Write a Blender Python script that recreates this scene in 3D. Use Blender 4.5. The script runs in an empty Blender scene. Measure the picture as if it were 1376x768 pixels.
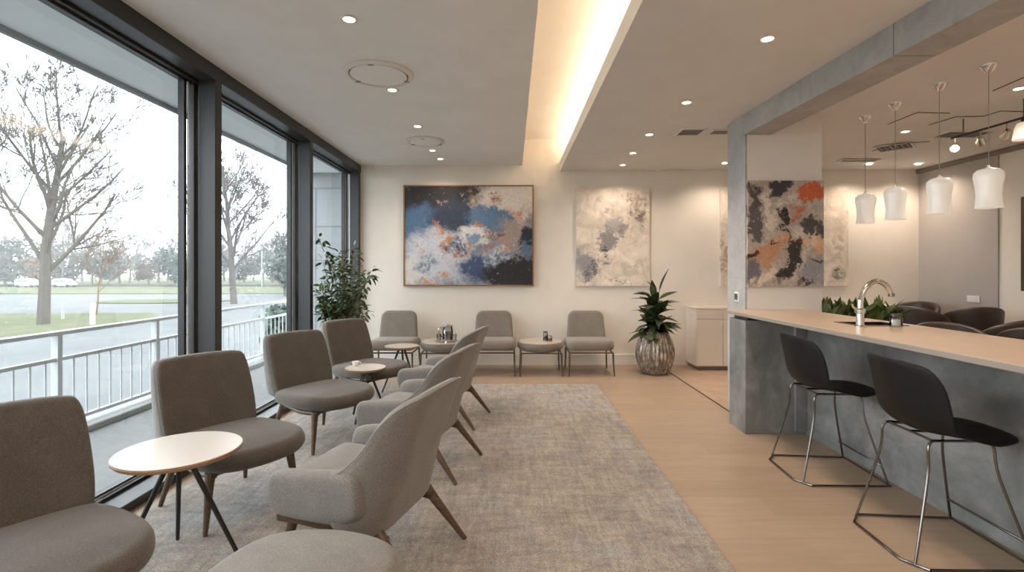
import bpy, math, random
from mathutils import Vector, Matrix
PI = math.pi
sc = bpy.context.scene
COL = sc.collection
R = math.radians

# ------------------------------------------------------------------ camera
cd = bpy.data.cameras.new('camera'); cam = bpy.data.objects.new('camera', cd); COL.objects.link(cam)
cam.location = (0, 0, 1.4); cam.rotation_euler = (R(90), 0, 0)
cd.sensor_width = 36; cd.lens = 36 * 680 / 1376; cd.shift_y = -22 / 1376
cd.clip_end = 400; cd.clip_start = 0.05
sc.camera = cam
# ------------------------------------------------------------------ world, light, exposure
SKY = 4.8
w = bpy.data.worlds.new('overcast_sky'); sc.world = w; w.use_nodes = True
bg = w.node_tree.nodes['Background']; bg.inputs[0].default_value = (0.90, 0.955, 1.0, 1); bg.inputs[1].default_value = SKY
sc.view_settings.view_transform = 'Standard'; sc.view_settings.look = 'None'
sc.view_settings.exposure = 0.45; sc.view_settings.gamma = 1.0; sc.view_settings.use_curve_mapping = False
WARM = (1.0, 0.82, 0.655)
def light(name, kind, loc, energy, color=WARM, rot=(0, 0, 0), parent=None, **kw):
    l = bpy.data.lights.new(name, kind); l.energy = energy; l.color = color
    for k, v in kw.items(): setattr(l, k, v)
    o = bpy.data.objects.new(name, l); COL.objects.link(o); o.location = loc; o.rotation_euler = rot
    if parent: o.parent = parent
    return o
# the strip lamp hidden in the trough of the ceiling cove
light('cove_strip_light', 'AREA', (0.95, 2.6, 2.98), 66, (1.0, 0.84, 0.67), (R(180), R(18), 0), shape='RECTANGLE', size=0.10, size_y=9.6)
# unseen area light added behind the camera for warm bounce
light('unseen_rear_fill', 'AREA', (1.9, -1.2, 2.80), 60, (1.0, 0.84, 0.70), (0, 0, 0), shape='RECTANGLE', size=2.2, size_y=1.2)
sc.cycles.use_denoising = True
sc.cycles.max_bounces = 10; sc.cycles.diffuse_bounces = 5; sc.cycles.transparent_max_bounces = 12
sc.cycles.sample_clamp_indirect = 4

# ------------------------------------------------------------------ materials
def lin(c):
    return tuple((x/255/12.92 if x/255 <= .04045 else ((x/255+.055)/1.055)**2.4) for x in c) + (1,)
MATS = {}
class NT:
    def __init__(s, name):
        s.m = bpy.data.materials.new(name); s.m.use_nodes = True; s.t = s.m.node_tree
        s.b = s.t.nodes['Principled BSDF']; s.out = s.t.nodes['Material Output']
    def n(s, kind, **kw):
        x = s.t.nodes.new(kind)
        for k, v in kw.items(): setattr(x, k, v)
        return x
    def l(s, a, b): s.t.links.new(a, b)
    def coords(s, scale=(1, 1, 1), which='Object'):
        tc = s.n('ShaderNodeTexCoord'); mp = s.n('ShaderNodeMapping'); mp.inputs['Scale'].default_value = scale
        s.l(tc.outputs[which], mp.inputs[0]); return mp.outputs[0]
    def noise(s, vec, scale, detail=4, rough=.6, dist=0):
        x = s.n('ShaderNodeTexNoise'); x.inputs['Scale'].default_value = scale; x.inputs['Detail'].default_value = detail
        x.inputs['Roughness'].default_value = rough; x.inputs['Distortion'].default_value = dist
        s.l(vec, x.inputs['Vector']); return x
    def ramp(s, fac, stops):
        r = s.n('ShaderNodeValToRGB'); e = r.color_ramp.elements
        while len(e) > 1: e.remove(e[-1])
        e[0].position, e[0].color = stops[0][0], stops[0][1]
        for p, c in stops[1:]:
            k = e.new(p); k.color = c
        s.l(fac, r.inputs[0]); return r.outputs[0]
    def mix(s, fac, a, b, mode='MIX'):
        x = s.n('ShaderNodeMix'); x.data_type = 'RGBA'; x.blend_type = mode
        for sock, v in ((x.inputs[0], fac), (x.inputs[6], a), (x.inputs[7], b)):
            if hasattr(v, 'is_output'): s.l(v, sock)
            else: sock.default_value = v
        return x.outputs[2]
    def bump(s, h, strength=.3, dist=.01):
        b = s.n('ShaderNodeBump'); b.inputs['Strength'].default_value = strength; b.inputs['Distance'].default_value = dist
        s.l(h, b.inputs['Height']); s.l(b.outputs[0], s.b.inputs['Normal'])
def g(v): return (v, v, v, 1)
def plain(name, rgb, rough=.6, metal=0, spec=.5, bump=0, bscale=200, var=0):
    t = NT(name); t.b.inputs['Roughness'].default_value = rough; t.b.inputs['Metallic'].default_value = metal
    t.b.inputs['Specular IOR Level'].default_value = spec
    c = lin(rgb); v = t.coords()
    nz = t.noise(v, 3 if not var else 6, 5)
    lo = tuple(x*(1-.04-var) for x in c[:3])+(1,); hi = tuple(min(1, x*(1+.02+var)) for x in c[:3])+(1,)
    t.l(t.ramp(nz.outputs[0], [(.3, lo), (.7, hi)]), t.b.inputs['Base Color'])
    if bump:
        n2 = t.noise(v, bscale, 3); t.bump(n2.outputs[0], bump, .003)
    MATS[name] = t.m; return t.m
def fabric(name, a, b, sheen=.25):
    t = NT(name); v = t.coords()
    n1 = t.noise(v, 210, 3, .8); n2 = t.noise(v, 9, 4); n3 = t.noise(v, 900, 1)
    c = t.ramp(n1.outputs[0], [(.32, lin(a)), (.68, lin(b))])
    c = t.mix(.22, c, t.ramp(n2.outputs[0], [(.3, g(.25)), (.7, g(.75))]), 'SOFT_LIGHT')
    t.l(c, t.b.inputs['Base Color']); t.b.inputs['Roughness'].default_value = .95
    t.b.inputs['Specular IOR Level'].default_value = .15
    t.b.inputs['Sheen Weight'].default_value = sheen; t.b.inputs['Sheen Roughness'].default_value = .5
    t.bump(n1.outputs[0], .5, .003); MATS[name] = t.m; return t.m
def wood(name, a, b, axis=(3, 3, 40), rough=.4):
    t = NT(name); v = t.coords(axis); n1 = t.noise(v, 2.2, 6, .6, .6)
    t.l(t.ramp(n1.outputs[0], [(.3, lin(a)), (.7, lin(b))]), t.b.inputs['Base Color'])
    t.b.inputs['Roughness'].default_value = rough; t.bump(n1.outputs[0], .1, .002); MATS[name] = t.m; return t.m
def emit(name, rgb, s):
    t = NT(name); t.b.inputs['Base Color'].default_value = (1, 1, 1, 1)
    t.b.inputs['Emission Color'].default_value = rgb+(1,); t.b.inputs['Emission Strength'].default_value = s
    MATS[name] = t.m; return t.m
def concrete(name, a, b, c, rough=.75, sc_=1.3):
    t = NT(name); v = t.coords(); n1 = t.noise(v, sc_, 8, .62, .8); n2 = t.noise(v, 5, 8, .7, 1.6); n3 = t.noise(v, 60, 4)
    c1 = t.ramp(n1.outputs[0], [(.3, lin(a)), (.52, lin(b)), (.72, lin(c))])
    c2 = t.mix(.35, c1, t.ramp(n2.outputs[0], [(.3, g(.3)), (.7, g(.72))]), 'OVERLAY')
    t.l(c2, t.b.inputs['Base Color']); t.b.inputs['Roughness'].default_value = rough
    t.bump(n3.outputs[0], .15, .002); MATS[name] = t.m; return t.m

plain('wall_paint', (228, 221, 211), .85, spec=.2, bump=.05)
plain('wall_grey', (176, 170, 166), .85, spec=.2, bump=.05)
plain('ceiling_paint', (220, 217, 213), .9, spec=.15)
plain('ceiling_left_paint', (233, 231, 227), .9, spec=.15)
plain('cove_paint', (228, 220, 208), .9, spec=.15)
plain('trim_white', (222, 216, 208), .5)
plain('frame_black', (42, 41, 42), .38, spec=.5, var=.03)
plain('frame_edge', (120, 124, 126), .4, .5)
plain('steel_rail', (196, 199, 201), .45, .0)
plain('soffit_outside', (228, 232, 234), .9, spec=.1)
plain('facade_panel', (150, 154, 156), .8, spec=.2)
plain('panel_joint', (120, 124, 126), .8)
concrete('terrace_concrete', (108, 110, 110), (118, 119, 119), (128, 128, 126), .8, .8)
concrete('asphalt', (84, 86, 88), (94, 96, 97), (104, 105, 106), .9, .15)
concrete('bar_concrete', (94, 94, 93), (124, 123, 121), (158, 156, 153), .6, 1.6)
concrete('pillar_cool_lit', (158, 158, 157), (170, 169, 167), (182, 180, 177), .75, 1.0)
concrete('beam_concrete', (156, 155, 152), (168, 166, 163), (182, 180, 176), .75, 1.0)
plain('pillar_warm_lit', (222, 217, 211), .85, spec=.2)
plain('counter_slab', (193, 170, 149), .32, var=.03)
plain('counter_edge', (150, 138, 127), .45)
fabric('fabric_brown', (70, 64, 59), (104, 97, 90))
fabric('fabric_lit_shell_welt', (112, 108, 103), (148, 144, 139))  # window light on the easy chair shells, put into a lighter colour
fabric('fabric_grey', (100, 95, 90), (142, 137, 131))
fabric('fabric_taupe', (112, 104, 96), (142, 134, 125))
wood('leg_wood', (70, 54, 40), (104, 82, 62))
wood('leg_dark', (52, 42, 34), (78, 62, 48))
wood('top_edge_wood', (150, 112, 82), (178, 140, 106))
wood('frame_oak', (120, 84, 54), (158, 116, 78))
plain('table_white', (204, 196, 187), .35)
plain('table_black', (34, 32, 32), .4)
plain('bronze_metal', (96, 84, 72), .35, .8)
plain('chrome', (215, 212, 208), .12, 1.0)
plain('dark_chrome', (120, 116, 112), .22, 1.0)
plain('soffit_trim', (128, 120, 112), .8)
plain('stool_plastic', (17, 16, 16), .5, spec=.3)
plain('leather_brown', (58, 47, 41), .42, spec=.5, bump=.1, bscale=80, var=.12)
plain('cabinet_white', (216, 205, 192), .45)
plain('toe_kick', (120, 110, 102), .6)
plain('pouf_top', (188, 176, 162), .3)
plain('pot_white', (206, 206, 204), .45)
plain('soil', (52, 40, 32), .95, var=.2)
plain('bark_tan', (110, 92, 74), .9, var=.1)
plain('stem_green', (74, 96, 50), .6)
plain('gravel_dark', (58, 54, 50), .9, var=.2)
plain('vent_grey', (150, 146, 142), .6)
plain('vent_dark', (70, 66, 62), .7)
plain('copper', (176, 108, 72), .3, .9)
plain('jar_lid', (60, 52, 46), .5)
plain('jar_fill', (150, 128, 104), .7, var=.2)
plain('jar_fill_red', (186, 120, 108), .7, var=.2)
plain('white_ceramic', (232, 230, 226), .25)
plain('switch_white', (228, 228, 226), .35)
plain('bark_grey', (92, 88, 84), .9, var=.08)
plain('bark_far', (104, 102, 100), .9, var=.05)
plain('evergreen', (84, 94, 86), .9, var=.15)
plain('evergreen_grey', (102, 108, 104), .9, var=.12)
plain('rust_leaf', (122, 98, 82), .9, var=.15)
plain('pole_grey', (160, 160, 160), .7)
plain('box_dark', (96, 100, 104), .7)
plain('vehicle_white', (226, 228, 230), .4)
plain('vehicle_dark', (110, 116, 122), .4)
plain('kerb', (150, 151, 150), .85)
emit('lamp_glow', (1.0, 0.80, 0.56), 14)
emit('strip_glow', (1.0, 0.72, 0.45), 6)
emit('spot_glow', (1.0, 0.84, 0.62), 22)

def leafmat(name, a, b):
    t = NT(name); v = t.coords(); n1 = t.noise(v, 14, 3)
    t.l(t.ramp(n1.outputs[0], [(.3, lin(a)), (.7, lin(b))]), t.b.inputs['Base Color'])
    t.b.inputs['Roughness'].default_value = .38; MATS[name] = t.m
leafmat('leaf_ficus', (40, 56, 34), (84, 104, 60))
leafmat('leaf_dark', (30, 42, 26), (62, 78, 44))
leafmat('leaf_planter', (50, 70, 36), (96, 116, 62))
# grass
t = NT('grass'); v = t.coords(); n1 = t.noise(v, .35, 6, .7); n2 = t.noise(v, 9, 4)
c = t.ramp(n1.outputs[0], [(.3, lin((86, 90, 72))), (.5, lin((96, 100, 78))), (.7, lin((112, 108, 92)))])
t.l(t.mix(.3, c, t.ramp(n2.outputs[0], [(.3, g(.3)), (.7, g(.7))]), 'OVERLAY'), t.b.inputs['Base Color'])
t.b.inputs['Roughness'].default_value = .95; t.b.inputs['Specular IOR Level'].default_value = .1; MATS['grass'] = t.m
# window glass, thin: mostly clear with a faint mirror
def glass(name, tint, refl=.5, tr=1.0):
    t = NT(name); t.t.nodes.remove(t.b)
    tp = t.n('ShaderNodeBsdfTransparent'); tp.inputs[0].default_value = tint
    gl = t.n('ShaderNodeBsdfGlossy'); gl.inputs['Roughness'].default_value = .02
    fr = t.n('ShaderNodeFresnel'); fr.inputs[0].default_value = 1.45
    ml = t.n('ShaderNodeMath', operation='MULTIPLY'); ml.inputs[1].default_value = refl; t.l(fr.outputs[0], ml.inputs[0])
    mx = t.n('ShaderNodeMixShader'); t.l(ml.outputs[0], mx.inputs[0]); t.l(tp.outputs[0], mx.inputs[1]); t.l(gl.outputs[0], mx.inputs[2])
    t.l(mx.outputs[0], t.out.inputs[0]); MATS[name] = t.m
glass('window_glass', (.95, .97, .97, 1), .14)
glass('clear_glass', (.86, .87, .87, 1), 1.0)
# white pendant glass
t = NT('opal_glass'); t.b.inputs['Base Color'].default_value = lin((236, 230, 222)); t.b.inputs['Roughness'].default_value = .22
t.b.inputs['Emission Color'].default_value = (1, .92, .82, 1); t.b.inputs['Emission Strength'].default_value = .16
MATS['opal_glass'] = t.m
t = NT('ribbed_lit_glass'); t.b.inputs['Base Color'].default_value = lin((240, 225, 205)); t.b.inputs['Roughness'].default_value = .2
t.b.inputs['Emission Color'].default_value = (1, .85, .66, 1); t.b.inputs['Emission Strength'].default_value = .25
MATS['ribbed_lit_glass'] = t.m
t = NT('mist_air'); t.t.nodes.remove(t.b); vs = t.n('ShaderNodeVolumeScatter'); vs.inputs['Density'].default_value = .0028; t.l(vs.outputs[0], t.out.inputs['Volume']); MATS['mist_air'] = t.m
# oak floor
t = NT('oak_floor'); tc = t.n('ShaderNodeTexCoord')
mp = t.n('ShaderNodeMapping'); t.l(tc.outputs['Object'], mp.inputs[0])
br = t.n('ShaderNodeTexBrick'); br.inputs['Scale'].default_value = 1.0; br.inputs['Brick Width'].default_value = 2.4
br.inputs['Row Height'].default_value = .24; br.inputs['Mortar Size'].default_value = .0012; br.offset = .37
br.inputs['Color1'].default_value = lin((165, 145, 125)); br.inputs['Color2'].default_value = lin((158, 138, 118)); br.inputs['Mortar'].default_value = lin((152, 128, 106))
t.l(mp.outputs[0], br.inputs['Vector'])
v2 = t.coords((1.2, 14, 1)); n1 = t.noise(v2, 2.2, 6, .6, .4)
v3 = t.coords((1.0, 3.0, 1)); n3 = t.noise(v3, 1.1, 4)
c = t.mix(.3, br.outputs[0], t.ramp(n1.outputs[0], [(.25, g(.36)), (.7, g(.6))]), 'OVERLAY')
c = t.mix(.25, c, t.ramp(n3.outputs[0], [(.3, g(.4)), (.7, g(.6))]), 'OVERLAY')
t.l(c, t.b.inputs['Base Color']); t.b.inputs['Roughness'].default_value = .42; t.b.inputs['Specular IOR Level'].default_value = .35
MATS['oak_floor'] = t.m
# stone tiles
t = NT('stone_tile'); tc = t.n('ShaderNodeTexCoord')
br = t.n('ShaderNodeTexBrick'); br.inputs['Scale'].default_value = 1; br.inputs['Brick Width'].default_value = .9; br.inputs['Row Height'].default_value = .45
br.inputs['Mortar Size'].default_value = .003; br.inputs['Color1'].default_value = lin((176, 150, 128)); br.inputs['Color2'].default_value = lin((166, 142, 122)); br.inputs['Mortar'].default_value = lin((140, 118, 100))
t.l(tc.outputs['Object'], br.inputs['Vector']); n1 = t.noise(t.coords(), 5, 7, .7, .6)
t.l(t.mix(.4, br.outputs[0], t.ramp(n1.outputs[0], [(.3, g(.3)), (.7, g(.66))]), 'OVERLAY'), t.b.inputs['Base Color'])
t.b.inputs['Roughness'].default_value = .4; MATS['stone_tile'] = t.m
# rug: worn grey and beige pile
t = NT('rug_wool'); vx = t.coords((1, 1, 1))
nA = t.noise(vx, 1.1, 6, .65, .5); nB = t.noise(t.coords((7, 1.2, 1)), 3.4, 8, .75, .4); nC = t.noise(vx, 190, 3, .8); nD = t.noise(t.coords((1.4, 5.0, 1)), 3.2, 7, .75, .3)
nE = t.noise(vx, 75, 4, .8, .5)
c = t.ramp(nA.outputs[0], [(.32, lin((136, 132, 129))), (.5, lin((164, 154, 144))), (.64, lin((156, 156, 156)))])
c = t.mix(.55, c, t.ramp(nB.outputs[0], [(.35, g(.28)), (.52, g(.52)), (.68, g(.72))]), 'OVERLAY')
c = t.mix(.5, c, t.ramp(nD.outputs[0], [(.36, g(.3)), (.64, g(.68))]), 'OVERLAY')
c = t.mix(.6, c, t.ramp(nE.outputs[0], [(.36, g(.28)), (.62, g(.66))]), 'OVERLAY')
c = t.mix(.7, c, t.ramp(nC.outputs[0], [(.36, g(.12)), (.64, g(.85))]), 'OVERLAY')
t.l(c, t.b.inputs['Base Color']); t.b.inputs['Roughness'].default_value = 1; t.b.inputs['Specular IOR Level'].default_value = .05
t.b.inputs['Sheen Weight'].default_value = .2
t.bump(nC.outputs[0], .9, .006); MATS['rug_wool'] = t.m
# ribbed silver vase glaze
t = NT('vase_glaze'); tc = t.n('ShaderNodeTexCoord')
n1 = t.noise(t.coords((9, 9, 2)), 4, 5, .7); n2 = t.noise(t.coords((1, 1, 4)), 3.2, 3)
c = t.ramp(n1.outputs[0], [(.35, lin((96, 86, 78))), (.5, lin((132, 121, 111))), (.62, lin((196, 184, 170)))])
t.l(t.mix(.4, c, t.ramp(n2.outputs[0], [(.35, g(.3)), (.6, g(.7))]), 'OVERLAY'), t.b.inputs['Base Color'])
t.b.inputs['Roughness'].default_value = .35; t.b.inputs['Metallic'].default_value = .35; MATS['vase_glaze'] = t.m

def painting_mat(name, w_, h_, base, blobs, seed=0, warp=(.28, .10, .03), grain=.25, speck=None):
    """base colour, then colour patches with torn, brushed outlines; u, v run 0..1 over the canvas"""
    t = NT(name); tc = t.n('ShaderNodeTexCoord')
    add = t.n('ShaderNodeVectorMath', operation='ADD'); t.l(tc.outputs['Object'], add.inputs[0]); add.inputs[1].default_value = (seed*3.7, seed*1.3, seed*2.1)
    base_v = add.outputs[0]
    acc = tc.outputs['Object']
    for amp, s_ in zip(warp, (2.2, 7.5, 26)):
        nz = t.noise(base_v, s_, 5, .65)
        sb = t.n('ShaderNodeVectorMath', operation='SUBTRACT'); t.l(nz.outputs['Color'], sb.inputs[0]); sb.inputs[1].default_value = (.5, .5, .5)
        sl = t.n('ShaderNodeVectorMath', operation='MULTIPLY'); t.l(sb.outputs[0], sl.inputs[0]); sl.inputs[1].default_value = (amp*2, 0, amp*2)
        ad = t.n('ShaderNodeVectorMath', operation='ADD'); t.l(acc, ad.inputs[0]); t.l(sl.outputs[0], ad.inputs[1]); acc = ad.outputs[0]
    nb = t.noise(base_v, 4.5, 8, .7, .8)
    col = t.ramp(nb.outputs[0], [(.3, lin(tuple(x*.82 for x in base))), (.7, lin(tuple(min(255, x*1.08) for x in base)))])
    for i, (u, v_, ru, rv, rgb, soft, broken, *ang) in enumerate(blobs):
        sb = t.n('ShaderNodeVectorMath', operation='SUBTRACT'); t.l(acc, sb.inputs[0]); sb.inputs[1].default_value = ((u-.5)*w_, 0, (v_-.5)*h_)
        if ang:
            ro = t.n('ShaderNodeVectorRotate'); ro.rotation_type = 'Y_AXIS'; t.l(sb.outputs[0], ro.inputs['Vector']); ro.inputs['Angle'].default_value = R(ang[0]); sb = ro
        ml = t.n('ShaderNodeVectorMath', operation='MULTIPLY'); t.l(sb.outputs[0], ml.inputs[0]); ml.inputs[1].default_value = (1/(ru*w_), 0, 1/(rv*h_))
        ln = t.n('ShaderNodeVectorMath', operation='LENGTH'); t.l(ml.outputs[0], ln.inputs[0])
        mr = t.n('ShaderNodeMapRange'); mr.interpolation_type = 'SMOOTHSTEP'; t.l(ln.outputs['Value'], mr.inputs[0])
        mr.inputs[1].default_value = 1-soft; mr.inputs[2].default_value = 1+soft*.4; mr.inputs[3].default_value = 1; mr.inputs[4].default_value = 0
        f = mr.outputs[0]
        if broken:
            o2 = t.n('ShaderNodeVectorMath', operation='ADD'); t.l(base_v, o2.inputs[0]); o2.inputs[1].default_value = (i*1.9, 0, i*.7)
            n2 = t.noise(o2.outputs[0], 9, 7, .75, .8)
            m2 = t.n('ShaderNodeMapRange'); t.l(n2.outputs[0], m2.inputs[0]); m2.inputs[1].default_value = .52-.085/max(.3, broken); m2.inputs[2].default_value = .58
            mm = t.n('ShaderNodeMath', operation='MULTIPLY'); t.l(f, mm.inputs[0]); t.l(m2.outputs[0], mm.inputs[1]); f = mm.outputs[0]
        col = t.mix(f, col, lin(rgb))
    if speck:
        n2 = t.noise(base_v, speck[1], 6, .8, 1.2); f = t.ramp(n2.outputs[0], [(speck[2], g(0)), (speck[2]+.03, g(1))])
        col = t.mix(f, col, lin(speck[0]))
    n3 = t.noise(base_v, 34, 6, .8, 1.0)
    col = t.mix(grain, col, t.ramp(n3.outputs[0], [(.35, g(.25)), (.65, g(.78))]), 'OVERLAY')
    t.l(col, t.b.inputs['Base Color']); t.b.inputs['Roughness'].default_value = .6; t.bump(n3.outputs[0], .2, .004)
    MATS[name] = t.m

# ------------------------------------------------------------------ mesh helpers
class MB:
    def __init__(s): s.v = []; s.f = []
    def box(s, x0, x1, y0, y1, z0, z1, b=0.0):
        if b <= 0:
            k = len(s.v); s.v += [(x, y, z) for z in (z0, z1) for y in (y0, y1) for x in (x0, x1)]
            s.f += [tuple(k+i for i in q) for q in ((0, 2, 3, 1), (4, 5, 7, 6), (0, 1, 5, 4), (2, 6, 7, 3), (0, 4, 6, 2), (1, 3, 7, 5))]
            return s
        k = len(s.v)                                   # chamfered box
        X = (x0, x1); Y = (y0, y1); Z = (z0, z1); idx = {}
        for i in (0, 1):
            for j in (0, 1):
                for l in (0, 1):
                    sx, sy, sz = (b, -b)[i], (b, -b)[j], (b, -b)[l]
                    for a, p in enumerate(((X[i], Y[j]+sy, Z[l]+sz), (X[i]+sx, Y[j], Z[l]+sz), (X[i]+sx, Y[j]+sy, Z[l]))):
                        idx[i, j, l, a] = len(s.v); s.v.append(p)
        for i in (0, 1):
            q = [idx[i, 0, 0, 0], idx[i, 1, 0, 0], idx[i, 1, 1, 0], idx[i, 0, 1, 0]]; s.f.append(tuple(q if i else q[::-1]))
            q = [idx[0, i, 0, 1], idx[1, i, 0, 1], idx[1, i, 1, 1], idx[0, i, 1, 1]]; s.f.append(tuple(q[::-1] if i else q))
            q = [idx[0, 0, i, 2], idx[1, 0, i, 2], idx[1, 1, i, 2], idx[0, 1, i, 2]]; s.f.append(tuple(q if i else q[::-1]))
        for i in (0, 1):
            for j in (0, 1):
                s.f.append((idx[i, j, 0, 0], idx[i, j, 1, 0], idx[i, j, 1, 1], idx[i, j, 0, 1]))
                s.f.append((idx[i, 0, j, 0], idx[i, 1, j, 0], idx[i, 1, j, 2], idx[i, 0, j, 2]))
                s.f.append((idx[0, i, j, 1], idx[1, i, j, 1], idx[1, i, j, 2], idx[0, i, j, 2]))
        for i in (0, 1):
            for j in (0, 1):
                for l in (0, 1): s.f.append((idx[i, j, l, 0], idx[i, j, l, 1], idx[i, j, l, 2]))
        return s
    def tube(s, pts, rad, n=8, cap=True, flat=1.0):
        pts = [Vector(p) for p in pts]; m = len(pts)
        rr = rad if isinstance(rad, (list, tuple)) else [rad]*m
        k = len(s.v); up = None
        for i, p in enumerate(pts):
            a = pts[max(i-1, 0)]; b = pts[min(i+1, m-1)]; d = (b-a).normalized()
            if up is None:
                up = Vector((0, 0, 1)) if abs(d.z) < .9 else Vector((1, 0, 0))
            x = d.cross(up).normalized(); y = x.cross(d).normalized(); up = y
            for j in range(n):
                t_ = 2*PI*j/n; s.v.append(tuple(p + x*math.cos(t_)*rr[i] + y*math.sin(t_)*rr[i]*flat))
        for i in range(m-1):
            for j in range(n):
                a = k+i*n+j; b = k+i*n+(j+1) % n; s.f.append((a, b, b+n, a+n))
        if cap:
            s.f.append(tuple(k+j for j in reversed(range(n)))); s.f.append(tuple(k+(m-1)*n+j for j in range(n)))
        return s
    def lathe(s, prof, n=32, cx=0, cy=0, fn=None, cap=True):
        k = len(s.v); m = len(prof)
        for (r, z) in prof:
            for j in range(n):
                t_ = 2*PI*j/n; q = fn(t_, r, z) if fn else r
                s.v.append((cx+q*math.cos(t_), cy+q*math.sin(t_), z))
        for i in range(m-1):
            for j in range(n):
                a = k+i*n+j; b = k+i*n+(j+1) % n; s.f.append((a, b, b+n, a+n))
        if cap:
            s.f.append(tuple(k+j for j in reversed(range(n)))); s.f.append(tuple(k+(m-1)*n+j for j in range(n)))
        return s
    def pad(s, outline, th, er, fn, rings=5, seg=4, bulge=0.0):
        """a cushion: closed 2-D outline given thickness th and edge radius er, each point bent by fn(a, b, c)"""
        n = len(outline); cx = sum(p[0] for p in outline)/n; cy = sum(p[1] for p in outline)/n
        out = [Vector(p) for p in outline]; inn = []
        for i in range(n):
            a = out[i-1]; b = out[(i+1) % n]; d = (b-a).normalized(); inn.append(Vector((-d.y, d.x)))   # inward for ccw
        layers = []
        def ring(off, c, sc=1):
            L = []
            for i in range(n):
                p = out[i] + inn[i]*off; L.append((cx+(p.x-cx)*sc, cy+(p.y-cy)*sc, c(sc) if callable(c) else c))
            return L
        h = th/2; er = min(er, h)
        bl = lambda sgn: (lambda q: sgn*(h + bulge*(1-q*q)))
        for r in range(1, rings+1): layers.append(ring(er, bl(-1), r/rings))
        for k_ in range(1, seg+1):
            a = PI/2*k_/seg; layers.append(ring(er*(1-math.sin(a)), -h+er*(1-math.cos(a))))
        if h-er > 1e-4: layers.append(ring(0, h-er))
        for k_ in range(1, seg+1):
            a = PI/2*k_/seg; layers.append(ring(er*(1-math.cos(a)), h-er+er*math.sin(a)))
        for r in range(rings-1, 0, -1): layers.append(ring(er, bl(1), r/rings))
        k = len(s.v)
        for L in layers: s.v += [tuple(fn(*p)) for p in L]
        m = len(layers)
        for i in range(m-1):
            for j in range(n):
                a = k+i*n+j; b = k+i*n+(j+1) % n; s.f.append((a, b, b+n, a+n))
        c0 = len(s.v); s.v.append(tuple(fn(cx, cy, -h-bulge))); s.v.append(tuple(fn(cx, cy, h+bulge)))
        for j in range(n):
            s.f.append((c0, k+(j+1) % n, k+j)); s.f.append((c0+1, k+(m-1)*n+j, k+(m-1)*n+(j+1) % n))
        return s
    def build(s, name, mat, parent=None, smooth=False, bevel=0, **kw):
        me = bpy.data.meshes.new(name); me.from_pydata([tuple(p) for p in s.v], [], s.f); me.update()
        o = bpy.data.objects.new(name, me); COL.objects.link(o)
        ms = mat if isinstance(mat, (list, tuple)) else [mat]
        for m in ms: me.materials.append(MATS[m])
        if smooth:
            for p in me.polygons: p.use_smooth = True
            me.set_sharp_from_angle(angle=R(42))
        if bevel:
            b = o.modifiers.new('bevel', 'BEVEL'); b.width = bevel; b.segments = 2; b.limit_method = 'ANGLE'
        if parent: o.parent = parent
        for k, v in kw.items(): o[k] = v
        return o
def rrect(x0, x1, y0, y1, r, n=6, e=None):
    """ccw rounded rectangle; r may be four radii: (x1,y0),(x1,y1),(x0,y1),(x0,y0)"""
    rs = r if isinstance(r, (list, tuple)) else [r]*4; P = []
    cs = ((x1, y0, -1, 1, -90), (x1, y1, -1, -1, 0), (x0, y1, 1, -1, 90), (x0, y0, 1, 1, 180))
    for (cx, cy, sx, sy, a0), q in zip(cs, rs):
        for i in range(n+1):
            a = R(a0+90*i/n); P.append((cx+sx*q+q*math.cos(a), cy+sy*q+q*math.sin(a)))
    return refine(P)
def refine(P, step=.04):
    Q = []
    for i, a in enumerate(P):
        b = P[(i+1) % len(P)]; d = math.dist(a, b); m = max(1, int(d/step))
        for k in range(m): Q.append((a[0]+(b[0]-a[0])*k/m, a[1]+(b[1]-a[1])*k/m))
    return Q
def smooth_poly(P, it=3):
    for _ in range(it):
        Q = []
        for i, a in enumerate(P):
            b = P[(i+1) % len(P)]
            Q += [(a[0]*.75+b[0]*.25, a[1]*.75+b[1]*.25), (a[0]*.25+b[0]*.75, a[1]*.25+b[1]*.75)]
        P = Q
    return P
def curve(pts, n=6):
    """Catmull-Rom through the points"""
    P = [Vector(p) for p in pts]; P = [P[0]*2-P[1]] + P + [P[-1]*2-P[-2]]; out = []
    for i in range(1, len(P)-2):
        for k in range(n):
            t_ = k/n; a, b, c, d = P[i-1], P[i], P[i+1], P[i+2]
            out.append(.5*((2*b)+(-a+c)*t_+(2*a-5*b+4*c-d)*t_*t_+(-a+3*b-3*c+d)*t_**3))
    out.append(P[-2]); return out
def thing(name, label, cat, loc=(0, 0, 0), rz=0, group=None):
    o = bpy.data.objects.new(name, None); COL.objects.link(o); o.empty_display_size = .1
    o.location = loc; o.rotation_euler = (0, 0, rz); return tag(o, label, cat, group)
def tag(o, label, cat, group=None, kind=None):
    o['label'] = label; o['category'] = cat
    if group: o['group'] = group
    elif 'group' in o: del o['group']
    if kind: o['kind'] = kind
    return o
KIDS = {}
def kids(o): return [c for c in COL.objects if c.parent == o]
def dup(o, label, loc, rz=0, group=None, scale=None):
    def cp(a, par):
        c = a.copy(); COL.objects.link(c)
        if par: c.parent = par
        for ch in kids_of[a.name]: cp(ch, c)
        return c
    kids_of = {}
    def scan(a):
        kids_of[a.name] = kids(a)
        for ch in kids_of[a.name]: scan(ch)
    scan(o); c = cp(o, None); c.location = loc; c.rotation_euler = (0, 0, rz)
    if scale: c.scale = scale
    c['label'] = label
    if group: c['group'] = group
    return c
def struct(name, mb, mat, **kw):
    o = mb.build(name, mat, **kw); o['kind'] = 'structure'; return o

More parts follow.
